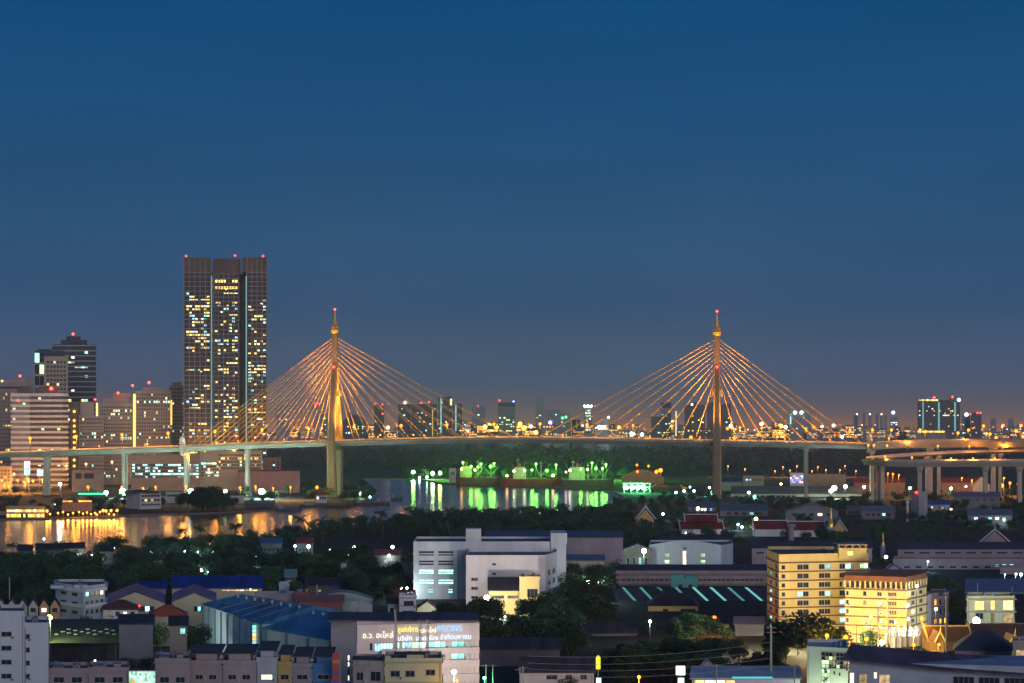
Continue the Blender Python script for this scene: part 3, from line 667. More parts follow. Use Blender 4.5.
# lamps of the far city
for i in range(205):
    px = rng.uniform(265, 1030); d = rng.uniform(4360, 6800)
    k = rng.random(); c_ = SODB if k < .74 else (1, .75, .35) if k < .84 else (.5, 1, .9) if k < .94 else (.4, .6, 1)
    lamp('street_lamp', 'far street lamp glowing among the low blocks behind the bridge', 'street lamp', px, rng.uniform(424, 437.5), d, c_, rng.choice([.4, .5, .5, .6, .7, .9]), 7, 'far street lamps of the city')
for (px, py, c_, r, s_) in ((388, 427.5, (1, .7, .35), 2, 5), (468, 431, (1, .8, .8), 1.4, 5), (485, 427, (1, .5, .1), 2.6, 6), (489, 424, (1, .5, .1), 1.6, 6), (497, 427.5, (1, .4, .05), 2, 6), (520, 424, (1, .45, .06), 2.6, 5), (524, 428, (1, .4, .05), 2.8, 6), (531, 426.5, (1, .9, .8), 1.8, 8), (536, 432.5, (1, .5, .1), 2.4, 6),
                           (599, 427, (.7, 1, .9), 2, 5), (604, 427, (.8, 1, .9), 2, 5), (619, 427.5, (1, .4, .05), 2, 6), (632, 434, (.6, 1, .85), 2.6, 9), (642, 434.5, (.6, 1, .85), 2.0, 8), (672.5, 421.5, (1, .45, .1), 1.7, 8), (691, 437.5, SODB, 2.0, 8), (731, 426, (1, .8, .5), 2.3, 7), (727.5, 428.5, SODB, 1.8, 7), (735, 438, SODB, 2.2, 8),
                           (761.5, 424, (1, .55, .3), 2, 9), (757.5, 434.7, SODB, 1.7, 8), (767.5, 435, SODB, 1.5, 8), (781, 426, (1, .55, .1), 2.2, 6), (785.5, 427, (.8, 1, .8), 2, 6), (814, 427, SODB, 1.8, 8), (822, 426.5, (1, .9, .6), 1.6, 6), (833.5, 425.5, (1, .75, .3), 1.8, 6), (842, 437, (.8, 1, .9), 1.8, 6)):
    lamp('floodlight', 'bright floodlight over the rooftops of the far city', 'floodlight', px, py, 4420, c_, r * .9, s_, 'bright floodlights of the far city')

# ------------------------------------------------------------------ elevated road, right
def at(px, d, z=0): return Vector((X(px, d), d, z))
def ribbon(name, label, pts, width, thick, piers, par=1.1, wallm=CONCB, group=None):
    """pts: (px, py_of_road_top, d); one viaduct with road, parapets and piers."""
    c = [at(px, d, Z(py, d)) for px, py, d in pts]
    t = empty(name, (c[0].x, c[0].y, 0), label, 'viaduct', group)
    o = Vector((c[0].x, c[0].y, 0)); c = [p - o for p in c]
    # smooth the line
    fine = []
    for i in range(len(c) - 1):
        p0, p1, p2, p3 = c[max(i - 1, 0)], c[i], c[i + 1], c[min(i + 2, len(c) - 1)]
        for k in range(8):
            u = k / 8
            fine.append(.5 * ((2 * p1) + (p2 - p0) * u + (2 * p0 - 5 * p1 + 4 * p2 - p3) * u * u + (3 * p1 - p0 - 3 * p2 + p3) * u ** 3))
    fine.append(c[-1])
    def side(i):
        a = fine[min(i + 1, len(fine) - 1)] - fine[max(i - 1, 0)]; a.z = 0; a.normalize(); return Vector((-a.y, a.x, 0))
    n_ = [side(i) for i in range(len(fine))]; up = Vector((0, 0, 1)); w = width / 2
    MB().loft([[p - s * w - up * .9, p - s * w * .55 - up * thick, p + s * w * .55 - up * thick, p + s * w - up * .9, p + s * w, p - s * w] for p, s in zip(fine, n_)]).build('deck', [wallm], t)
    MB().loft([[p - s * (w - .6) + up * .01, p + s * (w - .6) + up * .01, p + s * (w - .6) + up * .05, p - s * (w - .6) + up * .05] for p, s in zip(fine, n_)]).build('roadway', [ASPH], t)
    for sg, hh in ((-1, par * .6), (1, par * 1.6)):
        MB().loft([[p + s * (sg * (w - .25) - .2) + up * .004, p + s * (sg * (w - .25) + .2) + up * .004, p + s * (sg * (w - .25) + .2) + up * hh, p + s * (sg * (w - .25) - .2) + up * hh] for p, s in zip(fine, n_)]).build('parapet', [wallm], t)
    for (px, hw) in piers:
        best = min(range(len(fine)), key=lambda i: abs((fine[i].x + o.x) / (fine[i].y + o.y) * F + CX - px))
        p = fine[best]; ztop = p.z - thick - .01; m_ = hw * 1.25
        MB().loft([[(p.x - hw, p.y - 1.6, -o.z), (p.x + hw, p.y - 1.6, 0), (p.x + hw, p.y + 1.6, 0), (p.x - hw, p.y + 1.6, 0)]] +
                  [[(p.x - a, p.y - 1.6 - e, z), (p.x + a, p.y - 1.6 - e, z), (p.x + a, p.y + 1.6 + e, z), (p.x - a, p.y + 1.6 + e, z)] for a, e, z in ((hw, 0, ztop - 5), (m_, width * .22, ztop - 1.6), (m_, width * .25, ztop))]).build('pier', [wallm], t)
    return t
VIA = mat((.50, .44, .36), .85, .25, .05, streak=True)
ribbon('viaduct', 'upper approach viaduct running right from the bridge with orange lamps', [(872, 443.5, 1818), (900, 441.6, 1800), (950, 440.8, 1775), (1000, 440.6, 1740), (1060, 440.5, 1700), (1120, 440.5, 1660)], 24, 6.5, [(868.5, 1.9), (932, 2.0), (993, 2.0), (1050, 2)], wallm=VIA)
ribbon('viaduct', 'middle ramp curving up to join the upper viaduct on the right', [(869, 458.6, 1742), (900, 455.6, 1752), (945, 452.8, 1758), (1000, 450.9, 1742), (1080, 449.8, 1700)], 12, 2.4, [(925, 1.4), (937, 1.4), (1004, 1.4), (1030, 1.4)], wallm=VIA)
ribbon('viaduct', 'lower curved ramp passing in front of the other right hand viaducts', [(868, 459.5, 1700), (880, 460.6, 1660), (905, 461.3, 1640), (950, 461.3, 1625), (1010, 461.0, 1605), (1090, 461, 1580)], 13, 5.0, [(878.5, 1.6), (883.5, 1.6), (919, 1.7), (988.5, 1.8), (1017, 1.8)], wallm=VIA)
for i, (px, py, d) in enumerate([(872.5, 430, 1810), (891.5, 430, 1800), (920, 430, 1790), (925.5, 431.5, 1795), (958, 433, 1770), (968.5, 430, 1770), (983.5, 426, 1760), (990, 434, 1750), (996, 437.5, 1750), (1003, 425.5, 1745), (1016, 431, 1735), (1021, 425.5, 1730), (986.5, 433.5, 1790), (1023, 436.5, 1735)]):
    lamp('street_lamp', 'orange street lamp standing on the right hand upper viaduct', 'street lamp', px, py, d + 12, SODB, 1.9, 9, 'sodium lamps on the right viaduct', z0=Z(441.2, d), watts=17000)
for i, (px, py, d) in enumerate([(868.5, 445, 1730), (874, 445.2, 1730), (887, 445.5, 1730), (905.5, 441, 1775), (938, 446, 1735), (969.5, 446, 1735), (1003.5, 446, 1720), (889, 438.5, 1790), (963, 438.5, 1770), (951, 458.5, 1622), (973, 458.5, 1615), (995, 458.5, 1605), (912, 457.5, 1640), (885, 456.5, 1655)]):
    lamp('deck_lamp', 'low orange lamp at the edge of a viaduct ramp', 'lamp', px, py, d + 6, SODB, 1.3, 9, 'low lamps along the viaduct ramps', z0=Z(py, d) - 3.5, watts=9000)

# ------------------------------------------------------------------ far bank: ships, quay, sheds, restaurant
def ship(label, x0, x1, yd, yw, house, masts, hullc, d, bow=1):
    L = (x1 - x0) / F * d; t = empty('cargo_ship', (X((x0 + x1) / 2, d), d, .05), label, 'ship')
    zd = Z(yd, d) - .05; hb = L * .08
    sec = []
    for u, w, rise in ((-.5, .55, .5), (-.42, .9, .35), (-.2, 1, 0), (.2, 1, 0), (.36, .8, .5), (.45, .4, 1.6), (.5, .06, 2.4)):
        x = u * L * bow; b_ = hb * w
        ff = x + (2.0 * bow if u > .3 else 0)
        sec.append([(x, -b_ * .7, 0), (x, b_ * .7, 0), (ff, b_, zd + rise), (ff, -b_, zd + rise)])
    MB().loft(sec).build('hull', [mat(hullc, .6, .4, .3)], t)
    hx0, hx1, hy = (house[0] - (x0 + x1) / 2) / F * d, (house[1] - (x0 + x1) / 2) / F * d, Z(house[2], d)
    b = MB(); b.box(hx0, hx1, -hb * .8, hb * .8, zd - .3, zd + (hy - zd) * .55); b.box(hx0 + 1, hx1 - .5, -hb * .6, hb * .6, zd + (hy - zd) * .55, hy - 2); b.box(hx0 + 1.6, hx1 - 1.5, -hb * .65, hb * .65, hy - 2, hy)
    h_ = b.build('superstructure', [mat((.40, .46, .28), .6, .3, .3)], t)
    MB().lathe(((hx0 + hx1) / 2, 0, hy), [(1.6, 0), (1.8, 3), (1.5, 5)], 8).build('funnel', [mat((.35, .12, .06), .6)], h_)
    for (mx, my) in masts:
        x = (mx - (x0 + x1) / 2) / F * d; b = MB(); zt = Z(my, d)
        b.tube((x, 0, zd - .3), (x, 0, zt), .55, .35); b.tube((x, 0, zd + 3), (x + 11 * bow, 1, zt - 3), .3, .2, 5); b.tube((x, 0, zd + 3), (x - 9 * bow, -1, zt - 5), .3, .2, 5); b.box(x - 2.2, x + 2.2, -.3, .3, zt - 3, zt - 2.4)
        b.build('mast', [mat((.55, .55, .4), .6)], t)
    b = MB()
    for k in range(3):
        xx = L * bow * (-.05 + .13 * k); b.box(xx - L * .05, xx + L * .05, -hb * .6, hb * .6, zd - .2, zd + 1.6)
    b.build('hatch_cover', [mat((.2, .16, .12), .8)], t)
GRN, GRY = (.18, 1, .08), (.55, 1, .12)
ship('cargo ship with a green lit deckhouse farthest left of the three moored ships', 456, 501, 477.5, 485, (460, 472, 466), [(478, 460), (491, 463)], (.10, .055, .05), 2240)
ship('rust red cargo ship moored between two other ships under green floodlights', 501, 560.5, 479, 487, (513, 526, 467), [(518, 458), (541, 461)], (.16, .04, .03), 2215)
ship('dark hulled cargo ship with a yellow lit deckhouse and several leaning masts', 559, 613, 480, 488.5, (569, 585, 467), [(573, 460), (588, 463), (596, 464), (603, 461)], (.07, .06, .055), 2190)
for (px, py, c_, r, dd) in ((471, 466.7, GRN, 1.9, 2225), (478, 467, GRN, 1.7, 2225), (490.6, 466.5, GRN, 2.2, 2225), (461.6, 469, (1, .5, .15), 1.8, 2225), (475, 470, (1, .55, .25), 1.7, 2225), (514, 471, (.9, 1, .5), 1.7, 2200), (524.5, 470.5, (.85, 1, .6), 2.0, 2200), (532, 470, GRN, 1.7, 2200), (547, 470.7, GRN, 2.0, 2200),
                            (507, 475.7, (1, .5, .15), 1.8, 2200), (553, 475.5, (1, .6, .3), 2.0, 2200), (570, 470.5, (.9, 1, .9), 1.8, 2170), (581, 469, GRN, 1.8, 2170), (587.5, 469.5, (.9, 1, .3), 1.6, 2170), (596, 468.5, GRN, 1.7, 2170), (602.5, 468.5, GRN, 1.9, 2170), (566, 472, (1, .6, .5), 1.3, 2170)):
    lamp('ship_floodlight', 'green or amber floodlight on a pole over the moored cargo ships', 'floodlight', px, py, dd, c_, r * .72, 14, 'floodlights over the moored ships', z0=3, watts=9000 if c_ == GRN else 900)
for (px, py, c_) in ((413.3, 472, (.35, 1, .15)), (432.7, 473.5, (.75, 1, .45)), (440, 473, (.6, 1, .15)), (419.5, 477.5, (.5, .7, 1)), (427, 477, (.5, 1, .8))):
    lamp('quay_lamp', 'green lamp on the far quay left of the ships', 'lamp', px, py, 2480, c_, 1.7 if py < 475 else 1.0, 40, 'green lamps on the far quay', watts=30000)
for px, py in ((463, 462.5), (481, 464), (494, 463.5), (536, 464), (556, 465), (592, 463), (606, 464.5)):  # added lamps, placed to turn the trees behind the ships green
    lamp('quay_lamp', 'added green lamp lighting the trees on the quay behind the ships', 'lamp', px, py, 2458, GRN, 1.2, 14, 'added green lamps behind the ships', watts=300000)
building('small white container cabin on the far quay beside the ships', 'cabin', 'cabin', [(449, 2330), (456, 2330)], 469, 10, WHITEW, framed=False, wins=[(1, .2, .8, 471, 476, 2, 1, .5, .6, 0, 'b')])
# loading frame with four bright floodlights
d = 2000; t = empty('loading_frame', (X(637, d), d, 0), 'open steel loading frame glowing green under four floodlights', 'loading frame')
GST = mat((.5, .55, .45), .6)
b = MB(); zt = Z(483.5, d)
for px in (624, 631, 637.5, 644, 650):
    x = X(px, d) - X(637, d)
    for y in (-6, 6): b.tube((x, y, 0), (x, y, zt), .4, .4, 5)
for zz in (zt, zt * .6):
    for y in (-6, 6): b.box(X(623, d) - X(637, d), X(651, d) - X(637, d), y - .4, y + .4, zz - .5, zz + .3)
b.build('frame', [GST], t)
MB().tube((X(645, d) - X(637, d), -7, 2), (X(656, d) - X(637, d), -7, Z(484, d)), .7, .4, 6).build('conveyor', [GST], t)
for px in (625.5, 632, 637.5, 643):
    z = Z(487.2, d); MB().ball((X(px, d) - X(637, d), -7.6, z), 2.5, 0, 2).build('floodlight', [emit((.25, 1, .5), 40)], t)
ld = bpy.data.lights.new('frame_light', 'POINT'); ld.energy = 160000; ld.color = (.1, 1, .3); ld.shadow_soft_size = 2
o = bpy.data.objects.new('frame_light', ld); C.objects.link(o); o.parent = t; o.location = (4, -2, 14)
building('rounded storage shed with an orange lit front right of the ships', 'shed', 'storage_shed', [(622, 2300), (664, 2300)], 478, 40, mat((.2, .17, .13), .8), roof='arch', rise=10, roofm=mat((.17, .15, .12), .7), framed=False)
for (px, py, r) in ((660.5, 470.3, 2.6), (656.5, 471.7, 2.3)):
    lamp('floodlight', 'intense orange floodlight beside the rounded storage shed', 'floodlight', px, py, 2240, SODB, r, 14, 'pair of orange floodlights by the shed', watts=14000)
for (px, py) in ((637, 465), (637.5, 471.5), (648.5, 466)):
    lamp('floodlight', 'small orange lamp above the rounded shed roof', 'floodlight', px, py, 2270, SODB, 1.5, 9, 'small orange lamps above the rounded shed', watts=5000)
# yellow excavator arm by the quay
d = 1960; t = empty('crane', (X(685, d), d, 0), 'yellow crane with a bent jib by the right bank floodlights', 'crane')
YP = mat((.75, .5, .06), .5)
b = MB(); b.box(-3, 3, -3, 3, 0, 3.4); b.build('base', [STEEL], t); MB().box(-2.4, 2.4, -2, 2, 3.41, 7).build('cab', [YP], t)
MB().tube((0, 0, 6), (-5, 0, Z(485, d)), 1.0, .7).build('jib', [YP], t); MB().tube((-5, 0, Z(485, d)), (3.5, 0, Z(494, d)), .8, .5).build('jib', [YP], t)
# sheds under the right span
SHED = mat((.12, .15, .15), .8, .3, .1); BLUER = mat((.035, .07, .16), .6, .3, .1)
building('very long grey roofed warehouse with a pale lit wall behind the right bridge tower', 'warehouse', 'warehouse', [(731, 1880), (862, 1880)], 494, 60, mat((.45, .45, .36), .8), roof='gable_x', rise=7, roofm=SHED, framed=False, wins=[(1, .02, .5, 495, 497.5, 12, 1, .7, .7, .05, 'y')])
building('dark blue roofed shed just right of the second bridge tower', 'shed', 'shed', [(722, 2050), (742, 2050)], 482, 30, mat((.2, .22, .25), .8), roof='gable_x', rise=5, roofm=BLUER, framed=False)
building('pale flat roofed shed between the blue shed and the purple screen', 'shed', 'shed', [(743, 2150), (764, 2150)], 477, 30, BEIGE, framed=False, wins=[(1, .1, .9, 478.5, 481, 5, 1, .6, .6, .2, 'b')])
building('low dark shed whose roof edge glows orange right of the purple screen', 'shed', 'shed', [(802, 2100), (846, 2100)], 475.5, 30, mat((.35, .28, .2), .8), framed=False, strips=[])
t, q = building('white hall whose front glows violet and white below the right span', 'hall', 'hall', [(790, 2040), (804, 2040)], 474, 20, WHITEW, framed=False), None
for k in range(7):
    px = 791 + 1.85 * k
    for j in range(4):
        if (k * 3 + j * 5) % 4: MB().box(X(px, 2040) - t[0].location.x - .8, X(px, 2040) - t[0].location.x + .8, -.5, -.05, Z(475.5 + 2 * j + 1.4, 2040), Z(475.5 + 2 * j, 2040)).build('lit_panel', [emit(random.choice([(.6, .3, 1), (.9, .8, 1), (.3, .4, 1), (1, .85, .95)]), 2.2, .4, False)], t[0])
building('red roofed long market hall below the right viaduct', 'hall', 'market_hall', [(854, 1950), (905, 1950)], 483, 30, mat((.16, .12, .12), .8), roof='gable_x', rise=5, roofm=mat((.2, .05, .045), .8), framed=False)
building('red roofed hall right of the viaduct piers', 'hall', 'market_hall', [(938, 1950), (985, 1950)], 483, 30, mat((.16, .12, .12), .8), roof='gable_x', rise=5, roofm=mat((.2, .05, .045), .8), framed=False)
building('cream gabled house with a dark steep roof under the right viaduct', 'house', 'gabled_house', [(973, 1850), (990, 1850)], 485, 18, mat((.6, .5, .38), .8), roof='gable_y', rise=9, roofm=SLATE, framed=False)
for (px, py, c_, r, w) in ((834.3, 488, (.95, 1, .85), 3.0, 90000), (831, 491, (.95, 1, .8), 2.2, 0), (845.5, 486.5, (.3, 1, .8), 2.3, 30000), (755, 497.5, (.15, 1, .75), 2.5, 40000), (712.5, 492.5, (.2, 1, .75), 2.6, 60000), (709.5, 487.5, (.6, 1, .9), 1.4, 0), (781, 484, (1, .9, .3), 1.2, 0), (749, 492.5, (.6, .7, 1), 1.6, 0), (864, 487, (1, .95, .85), 1.7, 9000), (910, 488, (.7, 1, .95), 1.6, 9000), (951, 488.5, (.7, 1, 1), 1.7, 9000), (966, 486.5, (1, 1, .9), 1.1, 0),
                           (676, 492.5, (.5, .7, 1), 1.5, 0), (684, 491, (.6, .8, 1), 1.6, 0), (694, 491, (.4, .8, 1), 1.4, 0), (690, 487, (.5, .8, 1), 1.0, 0)):
    lamp('floodlight', 'cold white or green floodlight on a mast along the right bank', 'floodlight', px, py, 1830 if px > 720 else 1900, c_, r * .8, 40, 'cold floodlights along the right bank', watts=w * .6)
for (px, py, r) in ((1001.5, 485.5, 3.0), (1010, 483, 1.7), (972, 480, 1.0), (893, 474, 1.4), (888, 473.5, 1.2), (899, 475, 1.2), (1004, 478, 1.3), (962, 478, 1.2), (1018, 484, 1.6)):
    lamp('street_lamp', 'orange street lamp on the ground beneath the right viaducts', 'street lamp', px, py, 1900, SODB, r, 10, 'orange lamps beneath the viaducts', watts=26000)
for (px, py) in ((775, 471), (783, 467), (790, 470.5), (797, 466), (805, 468), (812, 471), (818, 467), (826, 470), (840, 470), (845, 466), (856, 471), (745, 469), (728, 466), (716, 467.5)):
    lamp('street_lamp', 'faint amber lamp among the dark trees behind the right span', 'street lamp', px, py, 2600, (1, .33, .1), .8, 4, 'faint amber lamps behind the right span', watts=16000)

# left bank
RB = dict(framed=False)
building('riverside restaurant with tiers of glowing orange terraces', 'restaurant', 'restaurant', [(6, 1450), (45, 1450)], 508, 18, mat((.5, .33, .18), .8), bands=2, wins=[(1, .02, .98, 509.3, 512.3, 14, 1, .9, .8, .95, 'ynwo'), (1, .02, .98, 513.6, 517.5, 16, 1, .9, .8, .95, 'oyw')], strips=[], **RB)
building('orange lit pavilion with two rows of lights on its eave', 'pavilion', 'pavilion', [(62, 1560), (92, 1560)], 502.5, 16, mat((.62, .30, .14), .8), roof='hip', rise=2.5, roofm=mat((.4, .14, .06), .8), wins=[(1, .03, .35, 500.6, 502.2, 6, 1, .9, .9, 1, 'o'), (1, .55, .98, 500.3, 502, 7, 1, .9, .9, 1, 'o')], **RB)
building('pale gabled three storey block beside the left bank floodlight', 'building', 'riverside_block', [(126.5, 1620), (140, 1600), (161, 1612)], 493, 20, WHITEW, roof='hip', rise=2.5, roofm=SLATE, bands=3, wins=[(2, .05, .95, 494, 507, 6, 3, .75, .45, .02, 'y')], **RB)
building('red brown roofed hall at the left edge of the far bank', 'hall', 'riverside_hall', [(-12, 1500), (12, 1500)], 511, 20, BEIGE, roof='hip', rise=5, roofm=mat((.16, .05, .04), .8), **RB)
building('small white boathouse with an orange roof on the point under the bridge', 'boathouse', 'boathouse', [(316, 1730), (327, 1730)], 495.5, 10, WHITEW, roof='hip', rise=3.5, roofm=mat((.4, .13, .05), .8), wins=[(1, .05, .95, 496.5, 499.5, 4, 1, .7, .8, .8, 'bn')], **RB)
building('dark low river station on the bank below the twin tower', 'building', 'river_station', [(244, 1640), (275, 1640)], 502, 12, mat((.14, .15, .16), .8), bands=2, wins=[(1, .05, .95, 503, 507, 8, 1, .6, .6, .2, 'bg')], **RB)
building('low green lit garage block behind the left bank trees', 'building', 'garage_block', [(166, 1730), (186, 1730)], 493.5, 12, mat((.5, .6, .5), .8), wins=[(1, .05, .95, 494, 497, 6, 1, .8, .8, .5, 'g')], **RB)
building('low pale yard wall with a lit strip right of the second bank floodlight', 'building', 'yard_building', [(226, 1720), (244, 1720)], 497, 8, mat((.5, .52, .45), .8), **RB)
d = 1700; t = empty('neon_sign', (X(91, d), d, 0), 'long thin green neon sign above the left bank trees', 'sign')
MB().box(-12, 12, -.3, .3, Z(494.6, d), Z(493.2, d)).build('tube', [emit((.05, 1, .45), 2.4)], t)
b = MB(); b.box(-12.2, 12.2, .31, .7, Z(495, d), Z(492.9, d)); b.tube((-9, .5, 0), (-9, .5, Z(495, d)), .2); b.tube((9, .5, 0), (9, .5, Z(495, d)), .2); b.build('frame', [STEEL], t)
for (px, py, r, c_, w, lab) in ((122.5, 491.5, 3.6, (.4, 1, .85), 300000, 'glaring cold floodlight at the pier left of the pale three storey block'), (191, 491.5, 3.6, (.4, 1, .85), 300000, 'glaring cold floodlight below the gateway pylon'), (261.5, 491.5, 3.6, (.4, 1, .85), 300000, 'glaring cold floodlight under the left bridge span near the mauve warehouse'),
                                (106, 492.7, 2.4, (.55, 1, .8), 60000, 'smaller cold floodlight at the right end of the green neon sign'), (225.5, 491.5, 2.4, (.7, 1, .7), 60000, 'smaller cold floodlight between the two glaring ones under the span'), (60, 484, 2.0, (.75, 1, 1), 30000, 'small white lamp on the left bank below the banded office block'), (360, 493.5, 1.9, (.35, 1, .25), 25000, 'green lamp on the point right of the first bridge tower'), (370, 497, 1.4, (.15, .3, 1), 4000, 'small blue lamp on the point right of the first bridge tower'),
                                (55, 506, 2.2, (1, .75, .2), 20000, 'yellow lamp beside the orange lit pavilion')):
    lamp('floodlight', lab, 'floodlight', px, py, 1700 if px < 100 else 1835, c_, r * .8, 60 if r > 3 else 40, watts=w * .8)
for (px, py, r) in ((88, 487, 1.6), (121.5, 487, 1.3), (143, 488, 1.3), (155.5, 487, 1.5), (186, 486.5, 1.6), (240, 487.5, 1.5), (255.5, 486.5, 1.5), (273, 488, 1.3), (290.5, 487, 1.2), (317, 487.3, 2.0), (4.5, 485.5, 1.8), (9, 486, 1.8), (28, 479, 1.8), (33, 481, 1.8), (42, 479.5, 1.5), (17.5, 480, 1.4), (24, 482, 1.5), (183, 454, 2.2), (188.5, 454.5, 1.6)):
    lamp('street_lamp', 'orange street lamp on the left bank between the bridge piers', 'street lamp', px, py, 1990 if px < 45 else 1905 if px > 178 and py < 460 else 1800, SODB, r, 10, 'orange street lamps on the left bank', watts=40000)
for px, py, w in ((14, 474, 2e5), (50, 470, 2e5), (66, 466, 2e5), (86, 464, 2e5), (112, 462, 2.4e5), (126, 465, 2e5), (150, 462, 2.4e5), (166, 465, 2e5), (178, 462, 2e5), (205, 452, 2e5), (234, 450, 2e5)):  # added lamps that throw warm light on the left blocks
    lamp('street_lamp', 'added orange lamp warming the blocks behind the left viaduct', 'street lamp', px, py, 2040 if px < 70 else 2120, (1, .42, .1), 1.1, 8, 'added orange lamps among the left blocks', watts=w * .13)
k = 0
for px, py in ((79, 512), (83, 513.5), (87, 512.5), (91, 514), (95, 513), (100, 512), (103, 510.5), (106, 511), (111, 510.5), (117, 510.5), (58, 513), (63, 512), (50, 514), (47, 511), (68, 514.5), (73, 513), (97, 514.5), (109, 514), (114, 514.5)):
    lamp('garden_lamp', 'amber garden lamp along the restaurant riverside', 'lamp', px, py, 1440, (1, .34, .03), 1.0 if py > 511 else 1.4, 7, 'amber garden lamps on the riverside', watts=2000)
for (x0, x1, py, d, lab, c_) in ((277, 301, 511, 1570, 'barge with a blue bow moored off the river station', (.05, .09, .16)), (301, 351, 508.5, 1640, 'long dark barge moored off the boathouse point', (.06, .05, .045)), (355, 378, 504.5, 1690, 'short barge with a wheelhouse right of the long dark one', (.07, .06, .06)), (376, 390, 505, 1700, 'small dark boat at the tip of the point', (.08, .05, .04)), (391, 402.5, 500, 1800, 'dark barge alone in midstream right of the point', (.06, .06, .06))):
    L = (x1 - x0) / F * d; t = empty('barge', (X((x0 + x1) / 2, d), d, .04), lab, 'barge'); hb = min(5, L * .14)
    MB().loft([[(u * L, -hb * w, .0), (u * L, hb * w, .0), (u * L * 1.02, hb * w * 1.05, hh), (u * L * 1.02, -hb * w * 1.05, hh)] for u, w, hh in ((-.5, .6, 2.6), (-.44, 1, 2.0), (.38, 1, 2.0), (.5, .35, 3.0))]).build('hull', [mat(c_, .6, .4, .4)], t)
    b = MB(); b.box(-L * .42, -L * .26, -hb * .6, hb * .6, 1.7, 5.2); b.box(-L * .44, -L * .24, -hb * .75, hb * .75, 5.21, 5.5); b.build('wheelhouse', [mat((.3, .3, .32), .7)], t)
    MB().box(-L * .2, L * .34, -hb * .7, hb * .7, 1.7, 2.9).build('hatch_cover', [mat((.12, .11, .1), .8)], t)

# ------------------------------------------------------------------ near bank: foreground buildings
WH = mat((.76, .77, .80), .8, .22, .12, streak=True); WHB = mat((.52, .58, .66), .8, .2, .12, streak=True); CREAM = mat((.80, .61, .24), .8, .18, .1, streak=True)
YEW = mat((.62, .58, .38), .8, .25, .1, streak=True); PNK = mat((.34, .285, .30), .85, .25, .1, streak=True); PURP = mat((.33, .27, .32), .85, .3, .1, streak=True)
BLROOF = mat((.07, .26, .46), .6, .3, .12, ribs=.55); DKBLUE = mat((.02, .045, .28), .5, .3, .12, ribs=.5); DROOF = mat((.05, .045, .06), .7, .4, .2, ribs=.6); REDR = mat((.24, .04, .035), .7, .35, .25, ribs=.6); BANDR = mat((.20, .08, .06), .8)
TERRA = mat((.42, .15, .07), .8, .25, .2); REDBR = mat((.34, .11, .10), .8, .3, .2)
SIGNW = lambda body, px, py, d, hpx, wpx, col, st, parent, off: sign_text(body, px, py, d, hpx, wpx, col, st, parent, off)
def sign_text(body, x0, x1, z0, z1, y, m, parent, name='lettering', slope=0):
    c = bpy.data.curves.new('lettering', 'FONT'); c.body = body; c.extrude = .06; c.resolution_u = 2
    o = bpy.data.objects.new('lettering', c); C.objects.link(o)
    bpy.context.view_layer.update()
    me = bpy.data.meshes.new_from_object(o.evaluated_get(bpy.context.evaluated_depsgraph_get()))
    bpy.data.objects.remove(o)
    xs = [v.co.x for v in me.vertices]; ys = [v.co.y for v in me.vertices]
    ax, bx, ay, by = min(xs), max(xs), min(ys), max(ys)
    for v in me.vertices:
        u = (v.co.x - ax) / (bx - ax)
        v.co = (x0 + (x1 - x0) * u, y + slope * u * (x1 - x0) - v.co.z, z0 + (z1 - z0) * (v.co.y - ay) / (by - ay))
    me.materials.clear(); me.materials.append(m)
    return put(name, me, parent)

# white factory
t, _ = building('big white five storey factory with cyan lit windows at its lower left', 'factory', 'factory', [(413.5, 775), (553, 775)], 543.8, 34, WH, bands=6, bt=.5, bd=.2, vis=602,
         wins=[(1, .04, .145, 551, 555.5, 1, 1, 1, .9, 0, 'c'), (1, .18, .285, 551, 555.5, 1, 1, 1, .9, 0, 'c'), (1, .04, .145, 560.5, 565, 1, 1, 1, .9, 0, 'c'), (1, .18, .285, 560.5, 565, 1, 1, 1, .9, 0, 'c'),
               (1, .04, .145, 569.5, 574, 1, 1, 1, .95, 1, 'c'), (1, .18, .285, 569.5, 574, 1, 1, 1, .95, 1, 'c'), (1, .04, .145, 579.5, 584, 1, 1, 1, .95, 1, 'c'), (1, .18, .285, 579.5, 584, 1, 1, 1, .95, 1, 'c'),
               (1, .1, .14, 589, 593, 1, 1, 1, .95, 1, 'c'), (1, .25, .28, 589, 593, 1, 1, 1, .95, 1, 'c'), (1, .53, .63, 551.5, 555.5, 1, 1, 1, .9, 0, 'c'), (1, .7, .8, 551.5, 555.5, 1, 1, 1, .9, 0, 'c'), (1, .86, .96, 551.5, 555.5, 1, 1, 1, .9, 0, 'c')],
         plants=[(.375, .485, 529, 1, 8), (.99, 1.1, 533, -.3, 20)])
MB().box(X(550.8, 775) - t.location.x, X(566, 775) - t.location.x, -1.2, 20, -.5, Z(533, 775) - .01).build('stair_tower', [WH], t)
MB().box(X(457, 775) - t.location.x, X(466.5, 775) - t.location.x, -.35, 2, -.5, Z(550, 775)).build('recess_shade', [mat((.36, .37, .42), .85)], t)  # darker recessed section, its shade put into a grey box
